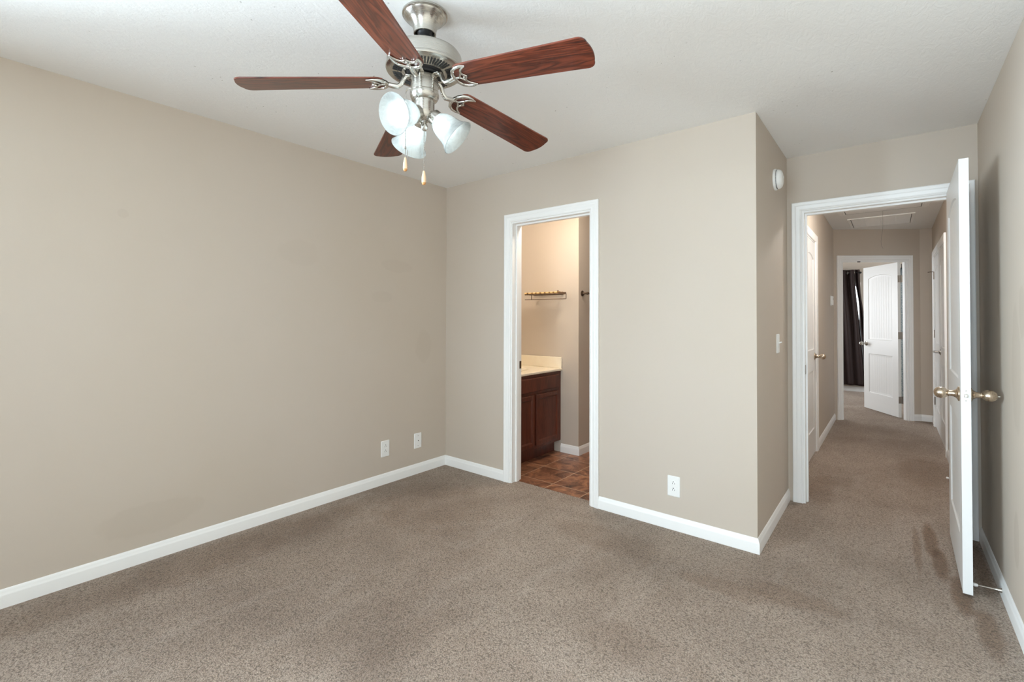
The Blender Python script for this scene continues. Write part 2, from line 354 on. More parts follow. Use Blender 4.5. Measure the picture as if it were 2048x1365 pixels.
wall('wall_back', [((L, B, Z0), (BD[0]-.012, B+TH, Z1)), ((BD[1]+.012, B, Z0), (NX, B+TH, Z1)), ((BD[0]-.012, B, BD[2]+.012), (BD[1]+.012, B+TH, Z1))], 'beige wall pierced by the bathroom doorway')
wall('wall_nook', [((NX-TH, B+TH, Z0), (NX, NB, Z1))], 'short beige return wall carrying the smoke alarm and light switch')
ND = (-.477, .310, 2.035)
wall('wall_doorway', [((NX-TH, NB, Z0), (ND[0]-.012, NB+TH, Z1)), ((ND[1]+.012, NB, Z0), (R, NB+TH, Z1)), ((ND[0]-.012, NB, ND[2]+.012), (ND[1]+.012, NB+TH, Z1))], 'beige wall above and around the bedroom doorway to the hallway')
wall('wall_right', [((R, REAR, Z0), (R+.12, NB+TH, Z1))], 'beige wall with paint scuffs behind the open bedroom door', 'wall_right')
HD = (4.75, 5.43, 2.03)                # hallway closet door in the left side
wall('wall_hall_left', [((NX-TH, NB+TH, Z0), (NX, HD[0]-.012, Z1)), ((NX-TH, HD[1]+.012, Z0), (NX, 7.36, Z1)), ((NX-TH, HD[0]-.012, HD[2]+.012), (NX, HD[1]+.012, Z1))], 'shaded hallway wall with the single closet door and thermostat')
CD = (6.05, 7.574, 2.03)
wall('wall_hall_right', [((R, NB+TH, Z0), (R+.12, CD[0]-.012, Z1)), ((R, CD[1]+.012, Z0), (R+.12, 8.04, Z1)), ((R, CD[0]-.012, CD[2]+.012), (R+.12, CD[1]+.012, Z1))], 'hallway wall holding the double closet doors')
# slanted wall at the end of the hallway + its short straight piece
FD = (.110, .893, 2.03)
def ep(s, t, z): p = E0+ED*s+EN*t; return (p.x, p.y, z)     # t towards the hallway
EM = Matrix.Translation(E0)@Matrix(((ED.x, EN.x, 0, 0), (ED.y, EN.y, 0, 0), (0, 0, 1, 0), (0, 0, 0, 1)))
m = MB()
for a, b in (((-.14, -EW, Z0), (FD[0]-.012, 0, Z1)), ((FD[1]+.012, -EW, Z0), (ELEN, 0, Z1)), ((FD[0]-.012, -EW, FD[2]+.012), (FD[1]+.012, 0, Z1))): m.box(a, b, EM)
m.box((.28, 7.92, Z0), (R, 8.04, Z1))
struct(m.build('wall_hall_end', MT['wall'], smooth=0), 'beige wall at the hallway end around the far bedroom doorway', 'wall')
# far bedroom
FY = 10.40
FW = (-2.0, -.445, .30, 1.93)
wall('wall_far_back', [((-3.2, FY, Z0), (FW[0], FY+.12, Z1)), ((FW[1], FY, Z0), (2.2, FY+.12, Z1)), ((FW[0], FY, Z0), (FW[1], FY+.12, FW[2])), ((FW[0], FY, FW[3]), (FW[1], FY+.12, Z1))], 'pale wall behind the dark curtain in the far bedroom')
wall('wall_far_left', [((-3.2, 7.45, Z0), (-3.08, 8.4, Z1)), ((-3.2, 9.9, Z0), (-3.08, FY, Z1)), ((-3.2, 8.4, Z0), (-3.08, 9.9, .75)), ((-3.2, 8.4, 2.15), (-3.08, 9.9, Z1))], 'far bedroom side wall with the unseen added window')
wall('wall_far_right', [((2.08, 7.45, Z0), (2.2, 8.5, Z1)), ((2.08, 9.9, Z0), (2.2, FY, Z1)), ((2.08, 8.5, Z0), (2.2, 9.9, .75)), ((2.08, 8.5, 2.15), (2.2, 9.9, Z1))], 'far bedroom end wall behind the open door')
wall('wall_far_front', [((-3.08, 7.33, Z0), (NX-TH, 7.45, Z1)), ((R+.12, 7.92, Z0), (2.08, 8.04, Z1))], 'far bedroom wall backing onto the hallway')
# bathroom
wall('wall_bath_alcove', [((L, BY, Z0), (BX, 5.28, Z1))], 'warm lit bathroom wall with the towel shelf beside the vanity')
wall('wall_bath_left', [((L-.12, B+TH, Z0), (L, BY, Z1))], 'bathroom wall behind the vanity')
wall('wall_bath_back', [((BX, 5.16, Z0), (NX-TH, 5.28, Z1))], 'end wall of the bathroom past the alcove')

# ------------------------------------------------------------------ windows
def window(name, x0, x1, z0, z1, mat, label, n=2, c=.06):
    """local: x along wall, y inwards, origin at wall face"""
    f = MB()
    for a, b in (((x0-c, -.0, z0-c), (x0, .018, z1+c)), ((x1, 0, z0-c), (x1+c, .018, z1+c)), ((x0, 0, z1), (x1, .018, z1+c)), ((x0-c, 0, z0-.03), (x1+c, .04, z0))): f.box(a, b, mat)
    r = f.build(name, MT['trim']); struct(r, label, 'window')
    s = MB(); k = (x1-x0)/n; e = .045 if c > .02 else .014
    for i in range(n):
        a0, a1 = x0+k*i, x0+k*(i+1)
        for zz0, zz1, yy in ((z0, (z0+z1)/2+.02, -.075), ((z0+z1)/2-.02, z1, -.105)):
            for a, b in (((a0, yy, zz0), (a0+e, yy+.03, zz1)), ((a1-e, yy, zz0), (a1, yy+.03, zz1)), ((a0+e, yy, zz0), (a1-e, yy+.03, zz0+.045)), ((a0+e, yy, zz1-.045), (a1-e, yy+.03, zz1))): s.box(a, b, mat)
    s.build('sash', MT['trim'], r)
    MB().box((x0+.02, -.092, z0+.02), (x1-.02, -.088, z1-.02), mat).build('pane', MT['pane'], r)
    return r
window('window_1', RW[0], RW[1], RW[2], RW[3], Matrix.Translation((0, REAR, 0)), 'wide white framed window in the rear bedroom wall', 2)
window('added_window_2', LW[0], LW[1], LW[2], LW[3], Matrix.Translation((L, 0, 0))@Matrix(((0, 1, 0, 0), (1, 0, 0, 0), (0, 0, 1, 0), (0, 0, 0, 1))), 'unseen added narrow white framed window in the long bedroom wall', 1)  # added out of view so side light reaches the right wall
window('window_3', FW[0], FW[1], FW[2], FW[3], Matrix.Translation((0, FY, 0))@Matrix(((1, 0, 0, 0), (0, -1, 0, 0), (0, 0, 1, 0), (0, 0, 0, 1))), 'bright window glimpsed through the slit in the dark curtain', 2, .010)
window('added_window_4', 8.4, 9.9, .75, 2.15, Matrix.Translation((-3.08, 0, 0))@Matrix(((0, 1, 0, 0), (1, 0, 0, 0), (0, 0, 1, 0), (0, 0, 0, 1))), 'unseen added side window of the far bedroom', 2)  # added out of view to let light into the far bedroom

window('added_window_5', 8.5, 9.9, .75, 2.15, Matrix.Translation((2.08, 0, 0))@Matrix(((0, -1, 0, 0), (1, 0, 0, 0), (0, 0, 1, 0), (0, 0, 0, 1))), 'unseen added end window of the far bedroom behind the open door', 2)  # added out of view to light the hanging cloth and door edge

# ------------------------------------------------------------------ baseboards
BPROF = [(0, 0), (.0125, 0), (.0125, .054), (.0115, .059), (.0085, .064), (.0075, .070), (.0055, .077), (.002, .082), (0, .082)]
def baseboard(name, path, label, z=0.0):
    """path: (x,y) list, room on the left of the path's direction"""
    pts = [Vector((*p, 0)) for p in path]; n = len(pts); vs = []; fs = []; k = len(BPROF)
    for i, p in enumerate(pts):
        dirs = []
        if i > 0: dirs.append((pts[i]-pts[i-1]).normalized())
        if i < n-1: dirs.append((pts[i+1]-pts[i]).normalized())
        ns = [Vector((-d.y, d.x, 0)) for d in dirs]
        off = ns[0] if len(ns) == 1 else (ns[0]+ns[1])/(1+ns[0].dot(ns[1]))
        for d, h in BPROF: vs.append((p.x+off.x*d, p.y+off.y*d, h+z))
    for i in range(n-1):
        for j in range(k): fs.append((i*k+j, i*k+(j+1) % k, (i+1)*k+(j+1) % k, (i+1)*k+j))
    fs.append(list(range(k))); fs.append([(n-1)*k+j for j in range(k)])
    return struct(MB().add(vs, fs).build(name, MT['trim'], smooth=25), label, 'baseboard')
CW = .062    # casing width
baseboard('baseboard_left', [(BD[0]-.012-CW, B), (L, B), (L, REAR)], 'white baseboard along the long bedroom wall to the bathroom doorway')
baseboard('baseboard_nook', [(NX, NB), (NX, B), (BD[1]+.012+CW, B)], 'white baseboard wrapping the projecting wall corner')
baseboard('baseboard_right', [(R, REAR), (R, NB)], 'white baseboard under the scuffed wall behind the open door')
baseboard('baseboard_rear', [(L, REAR), (R, REAR)], 'white baseboard below the rear window')
baseboard('baseboard_hall_near', [(NX, HD[0]-.012-CW), (NX, NB+TH)], 'white hallway baseboard between the doorway and closet door')
baseboard('baseboard_hall_left', [tuple(E0.xy), (NX, HD[1]+.012+CW)], 'white hallway baseboard beyond the single closet door')
baseboard('baseboard_hall_right', [(R, NB+TH), (R, CD[0]-.012-CW)], 'white hallway baseboard before the double closet doors')
baseboard('baseboard_hall_end', [(R, CD[1]+.012+CW), (R, 7.92), (.28, 7.92), tuple(ep(FD[1]+.012+CW, 0, 0)[:2])], 'short white baseboard in the far hallway corner')
baseboard('baseboard_far', [(2.08, FY), (-3.08, FY)], 'white baseboard below the dark curtain')
baseboard('baseboard_bath', [(BX, 5.16), (BX, BY), (-2.512, BY)], 'white bathroom baseboard around the alcove corner beside the vanity', -.01)

# ------------------------------------------------------------------ door casings and jambs
CPROF = [(0, 0), (0, .009), (.006, .012), (.014, .0095), (.020, .0105), (.034, .0150), (.040, .0135), (.046, .0165), (.058, .0175), (CW, .015), (CW, 0)]
def casing(m, u0, u1, h, fn):
    """fn(u,z,t) -> world ; t out of the wall"""
    k = len(CPROF); path = [((u0, 0), (-1, 0)), ((u0, h), (-1, 1)), ((u1, h), (1, 1)), ((u1, 0), (1, 0))]; vs = []; fs = []
    for (u, z), (du, dz) in path:
        for wd, t in CPROF: vs.append(fn(u+du*wd, z+dz*wd, t))
    for i in range(3):
        for j in range(k): fs.append((i*k+j, i*k+(j+1) % k, (i+1)*k+(j+1) % k, (i+1)*k+j))
    fs.append(list(range(k))); fs.append([3*k+j for j in range(k)])
    m.add(vs, fs)
def doorframe(name, u0, u1, h, fn, label, depth=TH, stop=(.045, .08), back=True, z0=0.0):
    """fn(u,z,t): t=0 on the near wall face, positive towards the near room"""
    m = MB(); casing(m, u0-.012, u1+.012, h+.012, fn)
    if back: casing(m, u0-.012, u1+.012, h+.012, lambda u, z, t: fn(u, z, -depth-t))
    o = struct(m.build(name, MT['trim'], smooth=25), label, 'door trim')
    j = MB()
    def bx(ua, ub, za, zb, ta, tb):
        vs = [fn(u, z, t) for z in (za, zb) for u, t in ((ua, ta), (ub, ta), (ub, tb), (ua, tb))]
        j.add(vs, [(0, 3, 2, 1), (4, 5, 6, 7), (0, 1, 5, 4), (1, 2, 6, 5), (2, 3, 7, 6), (3, 0, 4, 7)])
    j_h = h
    bx(u0-.0118, u0, z0, h+.0118, .0005, -depth-.0005); bx(u1, u1+.0118, z0, h+.0118, .0005, -depth-.0005); bx(u0, u1, h, h+.0118, .0005, -depth-.0005)
    j.build('jamb', MT['trim'], o, smooth=0)
    if stop:
        j = MB(); s0, s1 = stop
        bx(u0, u0+.011, z0, h, -s0, -s1); bx(u1-.011, u1, z0, h, -s0, -s1); bx(u0+.011, u1-.011, h-.011, h, -s0, -s1); j.build('door_stop_strip', MT['trim'], o, smooth=0)
    return o
t1 = doorframe('trim_1', BD[0], BD[1], BD[2], lambda u, z, t: (u, B-t, z), 'white moulded casing around the bathroom doorway')
MB().cbox((BD[0], B+.086, .885), (BD[0]+.004, B+.114, .945), .001).build('strike_plate', MT['bronze'], t1)
t2 = doorframe('trim_2', ND[0], ND[1], ND[2], lambda u, z, t: (u, NB-t, z), 'white moulded casing around the doorway into the hallway', stop=(.045, .08))
MB().cbox((ND[0], NB+.004, .900), (ND[0]+.003, NB+.036, .965), .001).build('strike_plate', MT['hinge'], t2)
doorframe('trim_3', HD[0], HD[1], HD[2], lambda u, z, t: (NX+t, u, z), 'white casing around the single hallway closet door', stop=None, back=False)
doorframe('trim_4', CD[0], CD[1], CD[2], lambda u, z, t: (R-t, u, z), 'white casing around the double hallway closet doors', stop=None, back=False)
t5 = doorframe('trim_5', FD[0], FD[1], FD[2], lambda u, z, t: ep(u, t, z), 'white casing around the far bedroom doorway', depth=EW, stop=(.012, .026), back=False)
MB().cbox((.30, -.028, 2.019), (.335, -.004, 2.03), .001, EM).build('latch_catch', MT['black'], t5)

# ------------------------------------------------------------------ panel doors
def door_leaf(name, W, Ht, t, mat, parent=None, ngroove=8):
    """local: x 0..W from hinge, y 0..t, z 0..Ht; both faces with arched plank panels"""
    m = MB(); s = .118*W/.76
    bot0, bot1, top0 = .235, .785, .985; side, apex = Ht-.165, Ht-.125
    ins = .030; dep = .0085; gd = .0016; gw = .007
    # column positions (fractions) of the panel field
    cols = [0.0]
    for g in range(ngroove):
        c = (g+1)/(ngroove+1); e = gw/(W-2*s-2*ins); cols += [c-e, c, c+e]
    cols.append(1.0)
    xo = [s+(W-2*s)*c for c in cols]; xi = [s+ins+(W-2*s-2*ins)*c for c in cols]; isg = [i % 3 == 2 and 0 < i < len(cols)-1 for i in range(len(cols))]
    def arch(x, off): 
        q = (x-W/2)/((W-2*s)/2); return side+(apex-side)*(1-min(1.0, q*q))-off
    def face(y0, sgn):
        P = lambda x, z, d=0: (x, y0+sgn*d, z)       # d goes into the slab
        def quad(a, b, c, d): m.add([a, b, c, d], [(0, 1, 2, 3)])
        quad(P(0, 0), P(s, 0), P(s, Ht), P(0, Ht)); quad(P(W-s, 0), P(W, 0), P(W, Ht), P(W-s, Ht))
        quad(P(s, 0), P(W-s, 0), P(W-s, bot0), P(s, bot0)); quad(P(s, bot1), P(W-s, bot1), P(W-s, top0), P(s, top0))
        for i in range(len(cols)-1):
            a, b = xo[i], xo[i+1]; quad(P(a, arch(a, 0)), P(b, arch(b, 0)), P(b, Ht), P(a, Ht))
        for (zb, ztf) in ((bot0, lambda x, o: bot1-o), (top0, arch)):
            zi = zb+ins
            for i in range(len(cols)-1):
                a, b, c, d = xo[i], xo[i+1], xi[i], xi[i+1]
                da = dep+(gd if isg[i] else 0); db = dep+(gd if isg[i+1] else 0)
                # sticking: steep step then slope
                for (z_o, z_i, f) in ((lambda x: zb, lambda x: zi, 1), (lambda x: ztf(x, 0), lambda x: ztf(x, ins), -1)):
                    mid = .22
                    am, bm_ = a+(c-a)*mid, b+(d-b)*mid; zam = z_o(a)+(z_i(c)-z_o(a))*mid; zbm = z_o(b)+(z_i(d)-z_o(b))*mid
                    quad(P(a, z_o(a)), P(b, z_o(b)), P(bm_, zbm, dep*.75), P(am, zam, dep*.75)); quad(P(am, zam, dep*.75), P(bm_, zbm, dep*.75), P(d, z_i(d), db), P(c, z_i(c), da))
                quad(P(c, zi, da), P(d, zi, db), P(d, ztf(d, ins), db), P(c, ztf(c, ins), da))
            for (xa, xb) in ((xo[0], xi[0]), (xo[-1], xi[-1])):
                xm = xa+(xb-xa)*.22; zm0 = zb+ins*.22; zm1 = ztf(xa, 0)+(ztf(xb, ins)-ztf(xa, 0))*.22
                quad(P(xa, zb), P(xm, zm0, dep*.75), P(xm, zm1, dep*.75), P(xa, ztf(xa, 0))); quad(P(xm, zm0, dep*.75), P(xb, zi, dep), P(xb, ztf(xb, ins), dep), P(xm, zm1, dep*.75))
    face(0, 1); face(t, -1)
    m.add([(0, 0, 0), (W, 0, 0), (W, t, 0), (0, t, 0)], [(0, 1, 2, 3)]); m.add([(0, 0, Ht), (W, 0, Ht), (W, t, Ht), (0, t, Ht)], [(0, 1, 2, 3)])
    m.add([(0, 0, 0), (0, t, 0), (0, t, Ht), (0, 0, Ht)], [(0, 1, 2, 3)]); m.add([(W, 0, 0), (W, t, 0), (W, t, Ht), (W, 0, Ht)], [(0, 1, 2, 3)])
    return m.build(name, mat, parent, smooth=0)
KPROF = [(.0001, 0), (.0335, 0), (.0345, .003), (.033, .006), (.026, .0085), (.020, .013), (.0155, .020), (.0135, .028), (.0125, .036), (.0125, .0365), (.0155, .037), (.0155, .0405), (.0145, .042), (.0205, .047), (.0255, .054), (.0275, .063), (.0268, .072), (.0235, .081), (.0175, .088), (.0095, .0925), (.0001, .094)]
def knob(parent, p, d, mat='brass', k=1.0, name='doorknob', pin=False):
    m = MB().lathe([(r*k, z*k) for r, z in KPROF], 32, axis_mat(p, d))
    o = m.build(name, MT[mat], parent, smooth=30)
    if pin: MB().lathe([(.0001, .092*k), (.004, .092*k), (.004, .101*k), (.0001, .102*k)], 12, axis_mat(p, d)).build('lock_pin', MT['bright'], o)
    return o
def lever(parent, p, d, along, mat='hinge'):
    d = Vector(d); a = Vector(along); p = Vector(p)
    m = MB().lathe([(.0001, 0), (.032, 0), (.032, .004), (.022, .010), (.012, .014), (.0105, .045), (.0001, .047)], 24, axis_mat(p, d))
    q = p+d*.042; pts = [q+a*.0, q+a*.03+d*.006, q+a*.06+d*.006, q+a*.085, q+a*.105-d*.004]
    m.tube(pts, [.010, .011, .012, .011, .006], 12); return m.build('door_lever', MT[mat], parent, smooth=40)
def hinge_plates(parent, boxes, mat='hinge'):
    for k, (a, b, mt, (bp, bz)) in enumerate(boxes):
        h = MB().cbox(a, b, .0008, mt); h.tube([(bp[0], bp[1], bz-.047), (bp[0], bp[1], bz-.045), (bp[0], bp[1], bz+.045), (bp[0], bp[1], bz+.047)], [.003, .0055, .0055, .003], 10) if mt is None else h.tube([mt@Vector((bp[0], bp[1], bz-.047)), mt@Vector((bp[0], bp[1], bz+.047))], .0055, 10)
        h.build('hinge', MT[mat], parent)

# bedroom door, standing open against the door stop
dW, dH, dT = .795, 2.03, .0345
d1 = door_leaf('door_1', dW, dH, dT, MT['door'])
# local x runs from hinge (y 3.836) to latch edge (y 3.037); local y from the hallway-side face (x .25) to the bedroom face
ang = math.atan2(3.0365-3.8345, .2482-.2592)
d1.matrix_world = Matrix.Translation((.2592, 3.8345, .014))@Matrix.Rotation(ang, 4, 'Z')
struct(d1, 'white arched panel bedroom door standing open beside the wall', 'door')
kz = .918
knob(d1, (dW-.062, 0, kz), (0, -1, 0)); knob(d1, (dW-.062, dT, kz), (0, 1, 0), pin=True)
lp = MB().cbox((dW-.0004, .0045, kz-.030), (dW+.0012, dT-.0045, kz+.030), .0004).build('latch_plate', MT['door'], d1); lp['label'] = 'painted latch plate'
lb = MB().lathe([(.0001, 0), (.009, 0), (.009, .003), (.0001, .0032)], 20, axis_mat((dW+.0008, dT/2, kz), (1, 0, 0)))
lb.cbox((dW+.001, dT/2-.0055, kz-.008), (dW+.009, dT/2+.0055, kz+.008), .0015).build('latch_bolt', MT['bright'], lp)
sm = MB()
for zz in (kz-.023, kz+.023): sm.lathe([(.0001, 0), (.0032, 0), (.0025, .0012), (.0001, .0015)], 12, axis_mat((dW+.001, dT/2, zz), (1, 0, 0)))
sm.build('screw', MT['hinge'], lp)
for zz in (.20, 1.03, 1.80):
    MB().cbox((-.0012, .004, zz-.045), (.0002, dT-.002, zz+.045), .0003).build('hinge', MT['hinge'], d1)

# single hallway closet door, closed
d2 = door_leaf('door_2', HD[1]-HD[0]-.006, 2.01, .0345, MT['door'])
d2.matrix_world = Matrix.Translation((NX-.0005, HD[0]+.003, .015))@Matrix.Rotation(PI/2, 4, 'Z')     # local y -> -x
struct(d2, 'closed white panel door in the shaded hallway wall', 'door')
W2 = HD[1]-HD[0]-.006
knob(d2, (W2-.065, 0, .915), (0, -1, 0), 'brass')
for zz in (.33, 1.065, 1.81):
    h = MB().cbox((-.002, -.0022, zz-.045), (.016, .001, zz+.045), .0006); h.tube([(-.002, -.006, zz-.047), (-.002, -.006, zz+.047)], .006, 10); h.build('hinge', MT['hinge'], d2)
# double closet doors, closed
Wc = (CD[1]-CD[0])/2-.005
for nm, y0, flip, lab in (('door_3', CD[0]+.003, False, 'nearer leaf of the white double closet doors'), ('door_4', CD[1]-.003, True, 'farther leaf of the white double closet doors')):
    d = door_leaf(nm, Wc, 2.01, .0345, MT['door']); struct(d, lab, 'door')
    if not flip: d.matrix_world = Matrix.Translation((R+.0005+.0345, y0, .015))@Matrix.Rotation(PI/2, 4, 'Z'); yf = .0345; sg = 1
    else: d.matrix_world = Matrix.Translation((R+.0005, y0, .015))@Matrix.Rotation(-PI/2, 4, 'Z'); yf = 0.0; sg = -1
    if not flip: lever(d, (Wc-.065, yf, .925), (0, sg, 0), (-1, 0, 0) if flip else (1, 0, 0))
    for zz in (.30, 1.10, 1.80):
        h = MB().cbox((-.002, min(yf, yf+sg*.0022), zz-.045), (.016, max(yf, yf+sg*.0022), zz+.045), .0006); h.tube([(-.002, yf+sg*.006, zz-.047), (-.002, yf+sg*.006, zz+.047)], .006, 10); hh = h.build('hinge', MT['hinge'], d)
        if flip and zz == 1.80: MB().tube([(-.002, yf-.006, zz+.045), (.004, yf-.03, zz+.045), (.012, yf-.06, zz+.040)], .004, 8).build('hinge_pin_stop', MT['bronze'], hh)
# far bedroom door, open into that room
FWd = .735
d5 = door_leaf('door_5', FWd, 2.015, .0345, MT['door'])
dd = Vector((-.517, .856, 0)).normalized()
piv = Vector((.0885, 7.930, .015))     # far-room side corner at the hinge edge
# local x along dd ; local y towards (-.856,-.517)
ly = Vector((-dd.y, dd.x, 0))
d5.matrix_world = Matrix.Translation(piv)@Matrix(((dd.x, ly.x, 0, 0), (dd.y, ly.y, 0, 0), (0, 0, 1, 0), (0, 0, 0, 1)))
struct(d5, 'white arched panel door standing open in the far bedroom', 'door')
knob(d5, (FWd-.062, .0345, .925), (0, 1, 0), 'nickel')
for zz in (.225, 1.06, 1.80):
    h = MB().cbox((-.0015, .003, zz-.045), (.0002, .034, zz+.045), .0004); h.cbox((-.034, -.004, zz-.045), (-.003, -.002, zz+.045), .0006); h.tube([(-.004, -.004, zz-.047), (-.004, -.004, zz+.047)], .0065, 10); h.build('hinge', MT['hinge'], d5)

# ------------------------------------------------------------------ door stops
def door_stop(p, d, ln, label, slender=True):
    o = empty('door_stop', p); d = Vector(d)
    mt = axis_mat((0, 0, 0), d)
    MB().lathe([(.0001, 0), (.0105, 0), (.010, .004), (.0065, .018), (.0042, .030), (.0038, ln-.016), (.0001, ln-.0155)], 18, mt).build('rod', MT['nickel'], o)
    t = MB().lathe([(.0001, ln-.0165), (.0062, ln-.0165), (.0080, ln-.010), (.0080, ln-.003), (.0055, ln), (.0001, ln)], 18, mt).build('rubber_tip', MT['plastic'], o); t['label'] = 'white rubber tip'
    return tag(o, label, 'door stop', 'baseboard door stops')
door_stop((R-.0125, 3.117, .040), (-1, -.12, 0), .098, 'nickel door stop on the baseboard bracing the open bedroom door')
door_stop((NX+.0125, 4.093, .040), (1, 0, 0), .080, 'white tipped door stop poking past the doorway casing at the carpet')
door_stop((R-.0125, 5.05, .040), (-1, 0, 0), .062, 'tiny white tipped door stop peeking out behind the open bedroom door')

# ------------------------------------------------------------------ electrical fittings
def plate(name, mtx, label, cat, kind, group=None):
    """local: x across, y up, z out of the wall"""
    o = empty(name); o.matrix_world = mtx
    def rrect(w_, h_, r, n=5):
        pts = []
        for cx, cy, a in ((w_/2-r, h_/2-r, 0), (-w_/2+r, h_/2-r, PI/2), (-w_/2+r, -h_/2+r, PI), (w_/2-r, -h_/2+r, 1.5*PI)):
            pts += [(cx+r*math.cos(a+PI/2*i/n), cy+r*math.sin(a+PI/2*i/n)) for i in range(n+1)]
        return pts
    W_, H_ = (.076, .124)
    m = MB(); o1 = rrect(W_, H_, .005); o2 = rrect(W_-.008, H_-.008, .003); n = len(o1)
    m.add([(x, y, 0) for x, y in o1]+[(x, y, .003) for x, y in o1]+[(x, y, .0062) for x, y in o2], [(i, (i+1) % n, n+(i+1) % n, n+i) for i in range(n)]+[(n+i, n+(i+1) % n, 2*n+(i+1) % n, 2*n+i) for i in range(n)]+[[2*n+i for i in range(n)], list(range(n))[::-1]])
    m.build('cover_plate', MT['plastic'], o, smooth=30)
    if kind == 'outlet':
        for yy in (.0195, -.0195):
            f = MB(); pts = [(.0165*math.cos(2*PI*i/28)*1.05, max(-.0135, min(.0135, .0165*math.sin(2*PI*i/28)))) for i in range(28)]
            f.prism(pts, .0058, .0082, Matrix.Translation((0, yy, 0))); r = f.build('receptacle', MT['plastic'], o)
            s = MB(); s.box((-.0078, yy-.002-.004, .0080), (-.0052, yy-.002+.005, .00845)); s.box((.0052, yy-.002-.003, .0080), (.0078, yy-.002+.004, .00845)); s.lathe([(.0001, .0080), (.0030, .0080), (.0030, .00845), (.0001, .00845)], 14, Matrix.Translation((0, yy+.0092, 0)))
            s.build('slots', MT['slot'], r)
        MB().lathe([(.0001, .006), (.003, .006), (.0022, .0075), (.0001, .0078)], 12).build('screw', MT['plastic'], o)
    if kind == 'jack':
        j = MB().lathe([(.0001, .006), (.0095, .006), (.0085, .0085), (.0001, .0085)], 20).build('jack_collar', MT['plastic'], o)
        MB().lathe([(.0030, .008), (.0042, .008), (.0042, .0105), (.0018, .0105), (.0018, .009), (.0001, .009)], 16).build('coaxial_socket', MT['slot'], j)
        for yy in (.042, -.042): MB().lathe([(.0001, .006), (.0033, .006), (.0024, .0075), (.0001, .0078)], 12, Matrix.Translation((0, yy, 0))).build('screw', MT['hinge'], o)
    if kind == 'switch':
        MB().cbox((-.0055, -.013, .0058), (.0055, .013, .0085), .001).build('toggle_frame', MT['plastic'], o)
        MB().tube([(0, .002, .006), (0, .007, .016), (0, .010, .024)], [.0048, .0045, .0040], 10).build('toggle', MT['plastic'], o)
        for yy in (.030, -.030): MB().lathe([(.0001, .006), (.003, .006), (.0022, .0075), (.0001, .0078)], 12, Matrix.Translation((0, yy, 0))).build('screw', MT['plastic'], o)
    return tag(o, label, cat, group)
def mxy(loc, xdir, zdir):
    x = Vector(xdir); z = Vector(zdir); y = Vector((0, 0, 1)); return Matrix(((x.x, y.x, z.x, loc[0]), (x.y, y.y, z.y, loc[1]), (x.z, y.z, z.z, loc[2]), (0, 0, 0, 1)))
plate('wall_outlet', mxy((L, 2.238, .272), (0, 1, 0), (1, 0, 0)), 'white duplex outlet on the long wall next to the cable jack', 'outlet', 'outlet', 'duplex wall outlets')
plate('wall_outlet', mxy((-1.044, B, .263), (1, 0, 0), (0, -1, 0)), 'white duplex outlet below centre of the wall beside the bathroom doorway', 'outlet', 'outlet', 'duplex wall outlets')
plate('cable_jack', mxy((L, 2.560, .270), (0, 1, 0), (1, 0, 0)), 'white cable jack plate near the corner on the long wall', 'cable jack', 'jack')
plate('light_switch', mxy((NX, 3.478, 1.127), (0, 1, 0), (1, 0, 0)), 'white toggle light switch beside the hallway doorway', 'light switch', 'switch')
# thermostat
o = empty('thermostat'); o.matrix_world = mxy((NX, 6.915, 1.512), (0, 1, 0), (1, 0, 0))
MB().cbox((-.042, -.062, 0), (.042, .062, .008), .003).build('backing', MT['plastic'], o); MB().cbox((-.034, -.054, .008), (.034, .054, .026), .004).build('cover', MT['plastic'], o)
MB().box((-.020, .006, .0258), (.020, .036, .0264)).build('display', plain('grey_display', (.25, .27, .26, 1), .2), o)
tag(o, 'small white thermostat on the shaded hallway wall', 'thermostat')
# smoke alarm
o = empty('smoke_alarm'); o.matrix_world = mxy((NX, 3.405, 2.182), (0, 1, 0), (1, 0, 0))
MB().lathe([(.0001, 0), (.068, 0), (.068, .010), (.066, .013), (.060, .014), (.0001, .014)], 48).build('mounting_base', MT['plastic'], o)
c = MB().lathe([(.0001, .014), (.0595, .014), (.0595, .0185), (.062, .019), (.062, .024), (.058, .034), (.050, .042), (.036, .047), (.0345, .046), (.033, .0475), (.0001, .048)], 48).build('cover', MT['plastic'], o)
v_ = MB()
for i in range(40):
    a = 2*PI*i/40; v_.box((.0590, -.0028, .0146), (.0606, .0028, .0182), Matrix.Rotation(a, 4, 'Z'))
v_.build('vent_slots', MT['slot'], c); MB().lathe([(.0001, .047), (.009, .047), (.008, .0495), (.0001, .0500)], 20, Matrix.Translation((.018, .012, 0))).build('test_button', MT['plastic'], c)
tag(o, 'round white smoke alarm high on the short return wall', 'smoke alarm')

# ------------------------------------------------------------------ ceiling fan
FX, FYc = -1.3693, 1.1660
fan = empty('ceiling_fan', (FX, FYc, H)); tag(fan, 'brushed nickel ceiling fan with five rosewood blades and three lit glass shades', 'ceiling fan')
Zf = lambda z: z-H
def fz(prof): return [(r, Zf(z)) for r, z in prof]
MB().lathe(fz([(.0001, 2.4395), (.080, 2.4395), (.0845, 2.436), (.0845, 2.430), (.079, 2.4275), (.0775, 2.4262), (.0790, 2.4250), (.0750, 2.419), (.063, 2.4115), (.0545, 2.403), (.0485, 2.392), (.0440, 2.378), (.0425, 2.368), (.0415, 2.3605), (.0380, 2.3600), (.0375, 2.385), (.0001, 2.386)]), 64).build('canopy', MT['nickel'], fan)
MB().sphere((0, 0, Zf(2.384)), .0345, 28, 16).build('hanger_ball', MT['black'], fan)
MB().lathe(fz([(.0001, 2.38), (.0128, 2.38), (.0128, 2.270), (.0001, 2.270)]), 24).build('downrod', MT['nickel'], fan)
